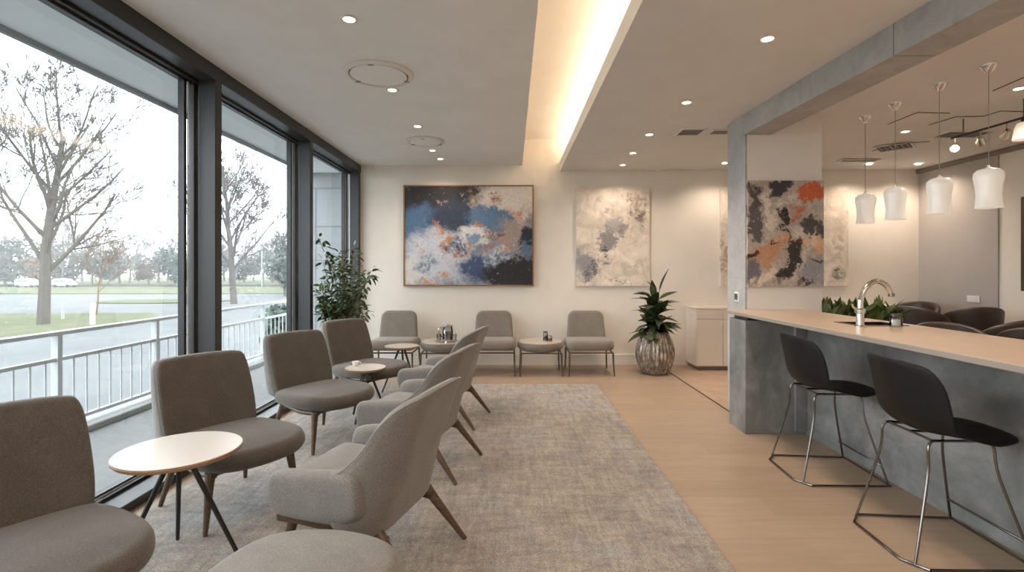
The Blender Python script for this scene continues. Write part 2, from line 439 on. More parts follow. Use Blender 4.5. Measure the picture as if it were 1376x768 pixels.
# ------------------------------------------------------------------ the room
WX = -2.22           # inner face of the window frames
YB = 7.44            # back wall
YR = -2.6            # wall behind the camera
XR = 6.0
struct('floor', MB().box(-2.42, XR+.2, YR-.2, YB+.2, -.12, 0), 'oak_floor')
struct('floor_tiles', MB().box(2.15, XR, 4.62, YB, 0, .004), 'stone_tile')
struct('trim_5', MB().box(2.138, 2.15, 4.62, YB, 0, .006), 'table_black')
struct('wall_back', MB().box(-2.3, XR+.2, YB, YB+.2, -.02, 3.5), 'wall_paint')
struct('wall_rear', MB().box(-2.4, XR+.2, YR-.2, YR, -.02, 3.5), 'wall_paint')
struct('wall_right', MB().box(XR, XR+.2, YR, YB, -.02, 3.5), 'wall_paint')
struct('wall_right_grey', MB().box(XR-.02, XR, 6.23, YB, 0, 2.86), 'wall_grey')
struct('trim_6', MB().box(XR-.06, XR-.02, 4.2, YB, 2.81, 2.86), 'soffit_trim')
struct('ceiling', MB().box(-2.42, .15, YR, YB, 2.93, 3.35), 'ceiling_left_paint')
cl = MB(); cl.box(.70, 2.18, YR, YB, 2.84, 2.90); cl.box(2.18, 2.5, YR, 5.76, 2.84, 2.90)
cl.box(.70, .73, YR, YB, 2.90, 2.985)
struct('ceiling_soffit', cl, 'ceiling_paint')
struct('ceiling_bar', MB().box(2.18, XR, 5.76, YB, 2.868, 2.95).box(2.5, XR, YR, 5.76, 2.86, 2.95), 'ceiling_paint')
cv = MB(); cv.box(.15, 1.35, YR, YB, 3.32, 3.36); cv.box(1.15, 1.2, YR, YB, 2.9, 3.32)
struct('ceiling_cove', cv, 'cove_paint')
struct('roof_slab', MB().box(-3.5, XR+.2, YR-.2, YB+.2, 3.5, 3.6), 'cove_paint')
# skirting
struct('baseboard_back', MB().box(-2.2, 2.47, YB-.018, YB, 0, .16, .004), 'trim_white')
struct('baseboard_right', MB().box(XR-.036, XR-.02, 2.0, YB-.02, 0, .12, .004), 'trim_white')
# beam above the bar: a concrete run, very slightly out of square with the room
bm_ = MB()
def beam_pt(x, y, z): return (x - .047*(y-4.7), y, z)
def skew_box(mb, x0, x1, y0, y1, z0, z1):
    k = len(mb.v); mb.box(x0, x1, y0, y1, z0, z1)
    for i in range(k, len(mb.v)): mb.v[i] = beam_pt(*mb.v[i])
skew_box(bm_, 2.15, 2.40, 2.965, 4.72, 2.65, 2.845); skew_box(bm_, 2.15, 2.40, YR+.02, 2.955, 2.65, 2.845); skew_box(bm_, 2.156, 2.394, 2.95, 2.97, 2.656, 2.84)
struct('trim_7', bm_, 'beam_concrete')
# pillar
struct('pillar', MB().box(2.18, 2.88, 4.70, 5.08, 0, 2.87, .004), 'pillar_warm_lit')
struct('pillar_side', MB().box(2.165, 2.182, 4.698, 5.08, 0, 2.85), 'pillar_cool_lit')  # same pillar; cool window light on this face put into its colour

# ---- window wall: mullions, header, sill, panes
ys = [-1.55, .23, 2.01, 3.79, 5.57, 7.33]
hd = MB(); hd.box(-2.36, WX, YR, YB, 2.82, 2.93); hd.box(-2.46, -2.36, YR, YB, 2.80, 2.95)
struct('window_head', hd, 'frame_black', bevel=.004)
si = MB(); si.box(-2.36, WX+.01, YR, YB, 0, .055); si.box(-2.46, -2.36, YR, YB, -.1, .075)
struct('window_sill', si, 'frame_black', bevel=.004)
for i, y in enumerate(ys):
    m = MB(); m.box(-2.35, WX-.001, y, y+.085, .05, 2.825)
    m.box(-2.43, -2.385, y+.01, y+.075, .07, 2.81)
    struct('window_mullion', m, 'frame_black', bevel=.004)
prev = YR
for i, y in enumerate(ys + [YB]):
    if y - prev > .4:
        f = MB(); a, b = prev+.01, y-.01
        for (q0, q1) in ((a, a+.03), (b-.085, b-.055)): f.box(-2.44, -2.395, q0, q1, .07, 2.81)
        f.box(-2.44, -2.395, a, b, .07, .095); f.box(-2.44, -2.395, a, b, 2.785, 2.81)
        wn = struct('window_%d' % (i+1), f, 'frame_black')
        e = MB(); e.box(-2.394, -2.390, b-.050, b-.040, .095, 2.785); e.box(-2.394, -2.390, a, b, .075, .082)
        e.build('glazing_bead', 'steel_rail', wn)
        MB().box(-2.42, -2.412, a+.03, b-.085, .095, 2.785).build('glass_pane', 'window_glass', wn)
    prev = y+.085

# ------------------------------------------------------------------ outside
struct('terrace', MB().box(-4.0, -2.42, -6, 9.4, -.25, -.03), 'terrace_concrete')
struct('terrace_kerb', MB().box(-4.05, -3.72, -6, 9.4, -.03, .03, .008), 'kerb')
struct('overhang', MB().box(-3.27, -2.43, -6, 8.2, 2.97, 3.5), 'soffit_outside')
struct('overhang_fascia', MB().box(-3.31, -3.27, -6, 8.2, 2.93, 3.5), 'facade_panel')
fc = MB(); fc.box(-3.3, -2.2, 8.2, 8.45, -.2, 2.97)
struct('wall_outside', fc, 'facade_panel')
jn = MB()
for z in (1.55, 2.1, 2.72): jn.box(-3.3, -2.3, 8.194, 8.2, z-.006, z+.006)
for x in (-3.18, -2.42): jn.box(x-.006, x+.006, 8.194, 8.2, 0, 2.72)
struct('trim_8', jn, 'panel_joint')
# railing
rl = thing('terrace_railing', 'pale metal railing with thin balusters along the terrace edge outside the windows', 'railing', (-3.85, 0, -.02))
MB().box(-.035, .035, -4, 9.1, .865, .90, .005).build('handrail', 'steel_rail', rl)
MB().box(-.018, .018, -4, 9.1, .645, .675).build('middle_rail', 'steel_rail', rl)
MB().box(-.018, .018, -4, 9.1, .10, .13).build('bottom_rail', 'steel_rail', rl)
for k in range(11):
    y = 9.0-1.18*k
    MB().box(-.03, .03, y-.022, y+.022, .04, .87).build('railing_post', 'steel_rail', rl)
b0 = None; nb = 0
for k in range(96):
    y = 8.9-.135*k
    if min(abs((y-9.0+1.18*q)) for q in range(11)) < .04: continue
    if y < -3.2: break
    if b0 is None:
        b0 = MB().tube([(0, 0, .125), (0, 0, .65)], .0075, 6).build('baluster', 'steel_rail', rl); b0.location = (0, y, 0)
    else:
        c = b0.copy(); COL.objects.link(c); c.parent = rl; c.location = (0, y, 0)
GZ = -1.0
struct('street', MB().box(-140, 30, -40, 140, GZ-.3, GZ), 'asphalt')
def patch(P, z0, z1, name, label):
    m = MB(); P = [(x, y) for x, y in P]; n = len(P); k = 0
    m.v = [(x, y, z0) for x, y in P]+[(x, y, z1) for x, y in P]
    m.f = [tuple(reversed(range(n))), tuple(range(n, 2*n))]+[(i, (i+1) % n, n+(i+1) % n, n+i) for i in range(n)]
    o = m.build(name, 'grass'); tag(o, label, 'grass', kind='stuff'); return o
patch([(-60, -20), (-16.8, -20), (-16.8, 20), (-17.4, 25), (-19.5, 27.4), (-60, 26)], GZ-.05, GZ+.06, 'grass_verge', 'near grass verge under the large bare tree beside the street')
patch(smooth_poly([(-31, 36), (-30.5, 39.5), (-25, 40.5), (-21, 39.5), (-22, 36.5), (-26, 35.2)], 3), GZ-.05, GZ+.07, 'grass_island', 'small grass island between the two carriageways')
patch([(-130, 47), (-22, 50), (10, 49), (10, 66), (-130, 66)], GZ-.05, GZ+.07, 'grass_field', 'far strip of grass in front of the tree line')
patch([(-140, 72), (30, 72), (30, 138), (-140, 138)], GZ-.05, GZ+.3, 'woodland_floor', 'pale ground under the distant trees')

mist = MB().box(-150, 20, 18, 139, GZ+.4, 24).build('mist', 'mist_air'); tag(mist, 'thin grey winter mist over the street and far trees', 'mist', kind='stuff')
# bare trees
def bare_tree(seed, h, depth, spread, r0, trunk=.28, n_side=9, minr=.008):
    rnd = random.Random(seed); m = MB()
    def branch(p, d, L, r, lev):
        n = 5; pts = [p]; rr = [r]; q = p.copy(); dd = d.copy()
        for i in range(n):
            dd = (dd + Vector((rnd.gauss(0, .08), rnd.gauss(0, .08), .08 if lev else 0))).normalized()
            q = q + dd*L/n; pts.append(q.copy()); rr.append(max(minr, r*(1-.62*(i+1)/n)))
        m.tube(pts, rr, 7 if lev == 0 else (5 if lev < 2 else 3), cap=False)
        if lev >= depth: return
        k = n_side if lev == 0 else rnd.randint(5, 7)
        for i in range(k):
            t_ = (trunk + (1-trunk)*(i+.5)/k) if lev == 0 else rnd.uniform(.25, .95)
            s_ = t_*n; a = int(min(s_, n-1)); f = s_-a; bp = pts[a].lerp(pts[a+1], f)
            axis = (pts[a+1]-pts[a]).normalized()
            ang = i*2.4+rnd.uniform(-.4, .4)
            side = axis.orthogonal().normalized(); side.rotate(Matrix.Rotation(ang, 3, axis))
            el = rnd.uniform(.75, 1.15)*spread
            nd = (axis*math.cos(el)+side*math.sin(el)).normalized()
            ll = L*(.62 if lev == 0 else .55)*(1.15-.55*t_)*rnd.uniform(.8, 1.15)
            branch(bp, nd, ll, max(minr, rr[a]*.5), lev+1)
    branch(Vector((0, 0, 0)), Vector((0, 0, 1)), h, r0, 0)
    return m
def put_tree(name, mb, mat, label, cat, loc, group=None):
    o = mb.build(name, mat, smooth=True); o.location = loc; return tag(o, label, cat, group)
put_tree('bare_tree', bare_tree(4, 8.3, 4, .74, .24, .24, 16, .0125), 'bark_grey', 'large bare tree on the grass verge, seen through the nearest window', 'tree', (-20.2, 21.8, GZ))
put_tree('bare_tree', bare_tree(11, 8.9, 4, .70, .24, .22, 16, .016), 'bark_grey', 'bare tree by the street seen through the middle window', 'tree', (-19.5, 35.5, GZ))
put_tree('bare_sapling', bare_tree(21, 3.6, 3, .7, .045, .3, 8, .009), 'rust_leaf', 'slim young bare tree with rusty twigs right of the large bare tree', 'tree', (-21.3, 25.9, GZ))
put_tree('bare_sapling', bare_tree(23, 3.2, 3, .6, .05, .3, 7, .010), 'bark_grey', 'thin bare sapling near the bin by the first black mullion', 'tree', (-23.2, 37.2, GZ))
# far tree line: crown masses and bare trees beyond the far grass
def crown(seed, w_, h, n=340, leaf=.34):
    rnd = random.Random(seed); m = MB(); ls = []
    for k in range(7): ls.append((rnd.uniform(-.28, .28)*w_, rnd.uniform(-.2, .2)*w_, h*rnd.uniform(.3, .82), rnd.uniform(.18, .3)))
    for i in range(n):
        cx, cy, cz, r = rnd.choice(ls); v = Vector((rnd.gauss(0, 1), rnd.gauss(0, 1), rnd.gauss(0, 1))).normalized()*rnd.uniform(.5, 1)
        c = Vector((cx+v.x*r*w_, cy+v.y*r*w_, cz+v.z*r*h*.8)); a = Vector((rnd.gauss(0, 1), rnd.gauss(0, 1), rnd.gauss(0, 1))).normalized()*leaf*rnd.uniform(.6, 1.5)
        b = a.orthogonal().normalized()*leaf*rnd.uniform(.5, 1); k = len(m.v)
        m.v += [tuple(c-a), tuple(c+b), tuple(c+a), tuple(c-b)]; m.f.append((k, k+1, k+2, k+3))
    return m
proto = []
for k, (mat, mat2) in enumerate((('evergreen', 'bark_far'), ('evergreen_grey', 'bark_far'), ('rust_leaf', 'bark_far'))):
    t_ = thing('distant_tree', '', 'tree', (0, 0, -50))
    crown(30+k, 7, 7.5, 1100 if k < 2 else 600, .30).build('tree_crown', mat, t_)
    bare_tree(40+k, 7.2, 2, .6, .2, .3, 7, .03).build('tree_trunk', mat2, t_, smooth=True)
    proto.append(t_)
bp_ = MB(); bp_ = bare_tree(50, 8.2, 3, .7, .2, .25, 10, .035)
t_ = thing('distant_bare_tree', '', 'tree', (0, 0, -50)); bp_.build('tree_trunk', 'bark_far', t_, smooth=True); proto.append(t_)
rnd = random.Random(8); cnt = {}; ORD = ['first', 'second', 'third', 'fourth', 'fifth', 'sixth', 'seventh', 'eighth', 'ninth', 'tenth', 'eleventh', 'twelfth', 'thirteenth', 'fourteenth', 'fifteenth']
kinds = ['dull green dense tree in far tree line', 'pale grey green tree in far tree line', 'rust coloured tree in far tree line', 'leafless pale tree in far tree line']
xs = [(-1.00+.62*k/33) for k in range(34)]; used = set()
for i, a in enumerate(xs):
    Y = 71 + 9*(i % 3) + rnd.uniform(0, 3); k = (0, 3, 1, 3, 0, 1, 3)[i % 7]
    if i in (3, 15, 20): k = 2
    s_ = rnd.uniform(.62, .95)*(.75 if k == 2 else 1)
    loc = (a*Y, Y, GZ)
    cnt[k] = cnt.get(k, 0)+1; lab = kinds[k] + ', %s of its kind from the left' % ORD[cnt[k]-1]
    if k not in used:
        o = proto[k]; o.location = loc; o.rotation_euler = (0, 0, rnd.uniform(0, 6)); used.add(k); o['label'] = lab; o['group'] = kinds[k]+' group'; o.scale = (s_, s_, s_)
    else:
        dup(proto[k], lab, loc, rnd.uniform(0, 6), kinds[k]+' group', (s_*1.15, s_*1.15, s_))
# nearer evergreen and shrub seen through the middle window
o = dup(proto[0], 'rounded grey green tree right of the middle window bare tree', (-20.6, 46, GZ), 1.0); o.scale = (.62, .62, .78); del o['group']
m = crown(61, 1.6, 1.5, 700, .07); o = m.build('garden_shrub', 'evergreen'); o.location = (-4.7, 10.6, -.6); tag(o, 'leafy shrub beyond the far end of the terrace railing', 'shrub')
for n_, (x, y, h) in enumerate(((-27.6, 60, 7.5), (-22.6, 62, 6.6))):
    p = thing('utility_pole', ('taller', 'shorter')[n_]+' thin utility pole standing among the distant trees', 'pole', (x-12, y+8, GZ))
    MB().tube([(0, 0, 0), (0, 0, h)], .09, 6).build('pole', 'pole_grey', p); MB().box(-.7, .7, -.05, .05, h-.6, h-.5).build('crossarm', 'pole_grey', p)
o = MB().tube([(0, 0, 0), (0, 0, 1.0)], .09, 8).build('bollard', 'vehicle_white', smooth=True); o.location = (-17.9, 21.6, GZ); tag(o, 'white bollard on the verge right of the large bare tree', 'bollard')
o = MB().tube([(0, 0, 0), (0, 0, .55)], .06, 8).build('bollard', 'pole_grey', smooth=True); o.location = (-21.3, 24.0, GZ); tag(o, 'short grey post on the verge beside the slim sapling', 'bollard')
o = MB().box(-.55, .55, -.4, .4, 0, .75, .03).build('utility_box', 'box_dark'); o.location = (-22.8, 36.0, GZ); tag(o, 'dark grey utility box beside the first black mullion', 'box')
def vehicle(loc, s_, mat, label, rz=0):
    t_ = thing('parked_van', label, 'van', loc, rz)
    prof = smooth_poly([(-2.2, .35), (2.2, .35), (2.3, .9), (1.5, 1.15), (1.0, 1.95), (-2.1, 2.0), (-2.3, .9)], 2)
    MB().pad(prof, 1.8, .15, lambda a, b, c: (a, c, b), 2, 3).build('van_body', mat, t_, smooth=True)
    MB().box(-1.7, .8, -.93, .93, 1.25, 1.7, .05).build('van_windows', 'vehicle_dark', t_)
    for x in (-1.4, 1.4):
        for y in (-.85, .85):
            MB().tube([(x, y-.1, .35), (x, y+.1, .35)], .35, 14).build('wheel', 'table_black', t_, smooth=True)
    t_.scale = (s_, s_, s_)
vehicle((-64.5, 67.5, GZ), .62, 'vehicle_white', 'white van parked far off at the left edge of the far grass')
vehicle((-61, 69, GZ), .6, 'vehicle_white', 'second white van parked beyond the far grass, right of the first')
vehicle((-25, 62, GZ), .9, 'vehicle_white', 'white van parked beyond the street, seen through the middle window', .2)

# ------------------------------------------------------------------ rug
rg = MB().pad(rrect(-2.1, 1.03, -.6, 6.14, .01, 2), .014, .005, lambda a, b, c: (a, b, .0085+c), 3, 2).build('area_rug', 'rug_wool')
tag(rg, 'large worn grey and beige area rug on the oak floor', 'rug')

# ------------------------------------------------------------------ lounge chairs by the window (front = local +x)
def tapered_leg(p0, p1, r0, r1, mat, parent, name='leg', n=10):
    return MB().tube([p0, (Vector(p0)+Vector(p1))/2, p1], [r0, (r0+r1)/2, r1], n).build(name, mat, parent, smooth=True)
def back_fn(lean, y_curve, x0, z0, tw=0):
    def f(a, b, c):        # a across (y), b up, c thickness (front positive)
        return (x0 - lean*b - .10*b*b + y_curve*a*a*(1-.35*b) + c, a, z0 + b + .02*(a*a))
    return f
def make_easy_chair():
    t_ = thing('easy_chair', '', 'chair')
    # seat: broad at the back, rounded tongue in front
    out = smooth_poly([(-.27, -.27), (-.05, -.325), (.22, -.33), (.40, -.24), (.45, 0), (.40, .24), (.22, .33), (-.05, .325), (-.27, .27)], 3)
    MB().pad(out, .105, .05, lambda a, b, c: (a, b, .385 + c + .05*(a+.27)*.55 - .10*max(0, a-.25)), 6, 5, .012).build('seat', 'fabric_brown', t_, smooth=True)
    out = refine(smooth_poly([(-.25, -.04), (.25, -.04), (.275, .10), (.275, .30), (.262, .455), (.215, .485), (-.215, .485), (-.262, .455), (-.275, .30), (-.275, .10)], 2), .03)
    b_ = MB().pad(out, .05, .024, back_fn(.27, .42, -.215, .385), 6, 4).build('backrest', 'fabric_brown', t_, smooth=True)
    sh = MB().pad([(a*1.025, b-.003) for a, b in out], .05, .024, lambda a, b, c: back_fn(.27, .42, -.215, .385)(a, b, -.012-(.03-c)*(1+1.5*max(0, 1-b/.48))), 6, 4)
    sh.build('back_shell', 'fabric_lit_shell_welt', t_, smooth=True, label='outer shell of the backrest, window light painted in as lighter grey')
    fr = MB(); fr.tube(curve([(.27, -.22, .315), (.05, -.225, .30), (-.24, -.2, .33)]), .019, 8); fr.tube(curve([(.27, .22, .315), (.05, .225, .30), (-.24, .2, .33)]), .019, 8)
    fr.tube([(.24, -.22, .315), (.24, .22, .315)], .017, 8); fr.tube([(-.22, -.2, .325), (-.22, .2, .325)], .017, 8)
    fr.build('seat_frame', 'leg_wood', t_, smooth=True)
    for sy in (-1, 1):
        tapered_leg((.24, sy*.225, .325), (.27, sy*.265, .016), .026, .012, 'leg_wood', t_)
        tapered_leg((-.2, sy*.20, .33), (-.30, sy*.25, .016), .024, .012, 'leg_wood', t_)
    return t_
ec = make_easy_chair(); tag(ec, 'brown fabric easy chair nearest the camera at the bottom left corner', 'chair')
GA = 'brown easy chairs along the window'
ec.location = (-1.72, 1.78, 0); ec.rotation_euler = (0, 0, R(-33)); ec['group'] = GA
dup(ec, 'brown fabric easy chair behind the big white round table, second from the camera', (-1.67, 3.0, 0), R(-34), GA)
dup(ec, 'brown fabric easy chair third from the camera along the window', (-1.57, 4.15, 0), R(-33), GA)
dup(ec, 'brown fabric easy chair beside the leafy plant, farthest along the window', (-1.50, 5.22, 0), R(-33), GA)

# ------------------------------------------------------------------ grey armchairs with low arms (front = local +x)
def make_armchair():
    t_ = thing('armchair', '', 'chair')
    out = rrect(-.24, .30, -.275, .275, (.07, .07, .04, .04), 5)
    MB().pad(out, .12, .05, lambda a, b, c: (a, b, .385+c+.04*(a+.2)), 5, 4, .012).build('seat', 'fabric_grey', t_, smooth=True)
    half = [(.0, -.11), (.28, -.105), (.40, -.06), (.46, .0), (.475, .13), (.445, .195), (.39, .235), (.35, .31), (.325, .40), (.275, .475), (.19, .508), (.10, .515)]
    out = refine(smooth_poly([(-.10, -.11)] + half[1:] + [(-x, y) for x, y in reversed(half[1:])], 2), .03)
    def bf(a, b, c):        # a runs round the plan curve of the shell, b up
        sg = 1 if a >= 0 else -1; q = abs(a)-.17; r0 = .15; am = R(82)
        if q <= 0: x, y, th = 0, abs(a), 0
        elif q < r0*am: th = q/r0; x = r0*(1-math.cos(th)); y = .17+r0*math.sin(th)
        else: th = am; e = q-r0*am; x = r0*(1-math.cos(th))+e*math.sin(th); y = .17+r0*math.sin(th)+e*math.cos(th)
        k = 1-.35*th/am
        return (-.235 + x - (.27*b+.12*b*b)*k + c*math.cos(th), sg*(y*(1+.03*b) - c*math.sin(th)), .355 + b)
    MB().pad(out, .065, .03, bf, 7, 5).build('backrest', 'fabric_grey', t_, smooth=True)
    pipe = [bf(a, b, -.029) for a, b in out if b > .12]
    MB().tube(pipe, .0045, 6).build('welt', 'fabric_lit_shell_welt', t_, smooth=True)
    for sy in (-1, 1):
        prof = refine(smooth_poly([(-.20, .325), (.20, .325), (.25, .35), (.268, .43), (.26, .50), (.22, .535), (.0, .55), (-.17, .57), (-.21, .50)], 2), .03)
        MB().pad(prof, .085, .036, lambda a, b, c, sy=sy: (a, sy*(.312 + (b-.33)*.10 - .05*max(0, a)**1.5) + c, b), 5, 4).build('armrest', 'fabric_grey', t_, smooth=True)
    for sy in (-1, 1):
        m = MB(); pts = curve([(.28, sy*.245, .285), (.12, sy*.25, .30), (-.10, sy*.24, .275), (-.26, sy*.235, .235)])
        m.tube(pts, [.016+.012*math.sin(PI*i/(len(pts)-1))+.004 for i in range(len(pts))], 8, flat=1.35); m.build('side_rail', 'leg_wood', t_, smooth=True)
        tapered_leg((.20, sy*.24, .30), (.27, sy*.275, .016), .025, .012, 'leg_wood', t_)
        tapered_leg((-.22, sy*.235, .27), (-.42, sy*.27, .016), .027, .012, 'leg_wood', t_)
    m = MB(); m.tube([(.20, -.24, .30), (.20, .24, .30)], .015, 8); m.tube([(-.2, -.235, .275), (-.2, .235, .275)], .018, 8); m.build('crossbar', 'leg_wood', t_, smooth=True)
    return t_
ac = make_armchair(); GB = 'grey armchairs facing the window'
tag(ac, 'large grey armchair with low arms nearest the camera, on the rug', 'chair', GB)
ac.location = (-.72, 2.46, 0); ac.rotation_euler = (0, 0, R(164))
dup(ac, 'grey armchair in the middle of the row of three facing the window', (-.70, 3.62, 0), R(166), GB)
dup(ac, 'grey armchair farthest of the three facing the window, near the back wall', (-.68, 4.72, 0), R(168), GB)
# round ottoman in the foreground
ot = thing('ottoman', 'rounded grey fabric ottoman at the bottom edge, in front of the nearest armchair', 'ottoman', (-.71, 1.67, 0), R(-10))
MB().pad(smooth_poly([(-.29, -.25), (0, -.33), (.29, -.25), (.34, 0), (.29, .25), (0, .33), (-.29, .25), (-.34, 0)], 3), .12, .055, lambda a, b, c: (a, b, .355+c-.12*(a*a+b*b)), 6, 5, .015).build('seat', 'fabric_grey', ot, smooth=True)
for sx in (-1, 1):
    for sy in (-1, 1): tapered_leg((sx*.18, sy*.16, .31), (sx*.25, sy*.22, .016), .024, .012, 'leg_wood', ot)

# ------------------------------------------------------------------ chairs and poufs along the back wall
def thin_base(t_, w_, d0, d1, h, mat='bronze_metal'):
    for sy in (-1, 1):
        for xx, sx in ((d1, 1), (d0, -1)):
            MB().tube([(xx-.0*sx, sy*w_, h), (xx+.012*sx, sy*(w_+.004), h*.5), (xx+.03*sx, sy*(w_+.012), 0)], [.013, .011, .009], 8).build('leg', mat, t_, smooth=True)
    m = MB()
    m.tube([(d1, -w_, h-.006), (d1, w_, h-.006)], .011, 6); m.tube([(d0, -w_, h-.006), (d0, w_, h-.006)], .011, 6)
    for sy in (-1, 1): m.tube([(d0, sy*w_, h-.006), (d1, sy*w_, h-.006)], .011, 6)
    m.build('base_frame', mat, t_, smooth=True)
def make_side_chair():
    t_ = thing('slipper_chair', '', 'chair')
    MB().pad(rrect(-.25, .32, -.315, .315, (.13, .13, .05, .05), 6), .14, .06, lambda a, b, c: (a, b, .385+c+.03*(a+.25)), 5, 5, .01).build('seat', 'fabric_taupe', t_, smooth=True)
    out = rrect(-.275, .275, -.03, .40, (.03, .10, .10, .03), 6)
    out = [(a*(1-.10*max(0, b)/.4), b) for a, b in out]
    MB().pad(out, .07, .033, lambda a, b, c: (-.21-.17*b+.18*a*a+c, a, .42+b), 5, 4).build('backrest', 'fabric_taupe', t_, smooth=True)
    thin_base(t_, .285, -.22, .27, .31); return t_
wc = make_side_chair(); GW = 'taupe armless chairs against the back wall'
tag(wc, 'taupe armless chair against the back wall, rightmost of its row beside the silver vase', 'chair', GW)
wc.location = (1.045, 6.93, 0); wc.rotation_euler = (0, 0, R(-90))
dup(wc, 'middle taupe armless chair against the back wall, under the framed painting', (-.256, 6.93, 0), R(-90), GW)
c3 = dup(wc, 'leftmost taupe armless chair against the back wall, beside the window corner', (-1.60, 6.93, 0), R(-90), GW)
pf = thing('pouf_table', 'round upholstered table with pale top between the two right back wall chairs', 'table', (.385, 6.90, 0), R(-90), 'round upholstered tables against the back wall')
MB().lathe([(.02, .302), (.22, .302), (.27, .318), (.305, .36), (.308, .395), (.30, .42), (.02, .42)], 40, fn=lambda t, r, z: r*(1+.03*abs(math.sin(t)))).build('upholstered_body', 'fabric_taupe', pf, smooth=True)
MB().lathe([(.02, .42), (.292, .42), (.296, .426), (.292, .432), (.02, .432)], 40).build('table_top', 'pouf_top', pf, smooth=True)
thin_base(pf, .265, -.19, .25, .305)
pf2 = dup(pf, 'round upholstered table holding the glass carafe, left of centre at the back wall', (-.93, 6.90, 0), R(-90), 'round upholstered tables against the back wall')

# carafe, cups and tray
def glass_pot(name, prof, n=20, mat='clear_glass', **kw):
    return MB().lathe(prof, n, cap=False).build(name, mat, smooth=True, **kw)
tr = MB().lathe([(.01, 0), (.15, 0), (.16, .008), (.155, .012), (.148, .006), (.01, .006)], 32).build('serving_tray', 'chrome', smooth=True)
tr.location = (-.89, 6.85, .433); tag(tr, 'thin round silver tray under the glass carafe', 'tray')
cf = thing('carafe', 'clear glass carafe with steel lid and handle on the round silver tray', 'carafe', (-.87, 6.85, .446))
MB().lathe([(.004, 0), (.06, .0), (.072, .02), (.072, .13), (.062, .175), (.066, .20), (.062, .198), (.058, .175), (.068, .13), (.068, .02), (.004, .006)], 24, cap=False).build('glass_body', 'clear_glass', cf, smooth=True)
MB().lathe([(.004, .008), (.066, .008), (.066, .125), (.004, .125)], 24).build('ice_water', 'chrome', cf, smooth=True)
MB().lathe([(.064, .19), (.068, .19), (.068, .205), (.02, .212), (.01, .225), (.002, .226)], 24, cap=False).build('lid', 'chrome', cf, smooth=True)
MB().tube(curve([(-.068, 0, .17), (-.115, 0, .165), (-.12, 0, .10), (-.072, 0, .04)]), .007, 6).build('handle', 'chrome', cf, smooth=True)
gl = MB().lathe([(.003, 0), (.026, 0), (.032, .09), (.030, .09), (.024, .006), (.003, .006)], 20, cap=False).build('drinking_glass', 'clear_glass', smooth=True)
gl.location = (-.985, 6.82, .446); tag(gl, 'small clear drinking glass left of the carafe on the tray', 'glass', 'drinking glasses on the silver tray')
g2 = gl.copy(); COL.objects.link(g2); g2.location = (-.775, 6.80, .446); tag(g2, 'small clear drinking glass right of the carafe on the tray', 'glass', 'drinking glasses on the silver tray')
def jar(loc, r, h, fill, label, lid=True):
    j = thing('glass_jar', label, 'jar', loc)
    MB().lathe([(.002, 0), (r, 0), (r*1.05, h*.1), (r*1.05, h*.75), (r*.85, h*.9), (r*.85, h), (r*.8, h), (r*.8, h*.88), (r*.98, h*.72), (r*.98, h*.1), (.002, .005)], 18, cap=False).build('glass_body', 'clear_glass', j, smooth=True)
    MB().lathe([(.002, .006), (r*.92, .006), (r*.94, h*.6), (.002, h*.62)], 18).build('contents', fill, j, smooth=True)
    if lid: MB().lathe([(.002, h), (r*.95, h), (r*.95, h*1.12), (.002, h*1.15)], 18).build('lid', 'jar_lid', j, smooth=True)
jar((.455, 6.88, .433), .032, .115, 'jar_fill', 'tall lidded glass jar on the right round upholstered table')
jar((.515, 6.84, .433), .026, .075, 'jar_fill_red', 'small open glass jar with reddish contents beside the tall jar', False)
cp = thing('copper_ornament', 'small copper wedge ornament on the floor beside the middle back wall chair', 'ornament', (-.56, 6.62, 0))
MB().pad(smooth_poly([(-.07, 0), (.08, 0), (.03, .05), (.0, .13), (-.03, .14), (-.04, .05)], 2), .07, .02, lambda a, b, c: (a, c, b+.002), 3, 3).build('wedge', 'copper', cp, smooth=True)
MB().lathe([(.002, .13), (.018, .14), (.02, .155), (.002, .17)], 12).build('knob', 'copper', cp, smooth=True)

# ------------------------------------------------------------------ white round side tables
def make_side_table(h, r, rots, label, loc, mat_leg='table_black'):
    t_ = thing('side_table', label, 'table', loc)
    MB().lathe([(.01, h-.004), (r-.012, h-.004), (r-.004, h), (r-.004, h+.001), (.01, h+.001)], 56).build('table_top', 'table_white', t_, smooth=True)
    MB().lathe([(.01, h-.022), (r-.012, h-.022), (r-.001, h-.010), (r, h-.003), (r-.006, h-.0015), (.01, h-.0045)], 56).build('table_edge', 'top_edge_wood', t_, smooth=True, label='wooden rim under the white top')
    MB().lathe([(.01, h-.045), (.05, h-.045), (.055, h-.022), (.01, h-.022)], 20).build('hub', mat_leg, t_, smooth=True)
    for a, sp in rots:
        MB().tube([(.035*math.cos(R(a)), .035*math.sin(R(a)), h-.035), (sp*math.cos(R(a)), sp*math.sin(R(a)), .008)], [.013, .009], 8).build('leg', mat_leg, t_, smooth=True)
    return t_
GT = 'white topped round side tables between the window chairs'
for args in ((.55, .262, ((5, .28), (125, .28), (215, .25)), 'largest white round side table with black tripod legs, between the two nearest window chairs', (-1.55, 2.36, .014)),
             (.48, .185, ((20, .2), (140, .2), (260, .2)), 'low white round side table between third and fourth window chairs, with a small cup', (-1.36, 4.70, .014)),
             (.51, .195, ((-25, .22), (95, .22), (222, .25)), 'white round side table beyond the fourth window chair, nearest the back wall', (-1.27, 5.83, .014))):
    make_side_table(*args)['group'] = GT
cu = thing('small_cup', 'small white cup on the edge of the low white round side table', 'cup', (-1.475, 4.77, .496))
MB().lathe([(.003, 0), (.022, 0), (.034, .04), (.031, .04), (.02, .006), (.003, .006)], 18, cap=False).build('bowl', 'white_ceramic', cu, smooth=True)
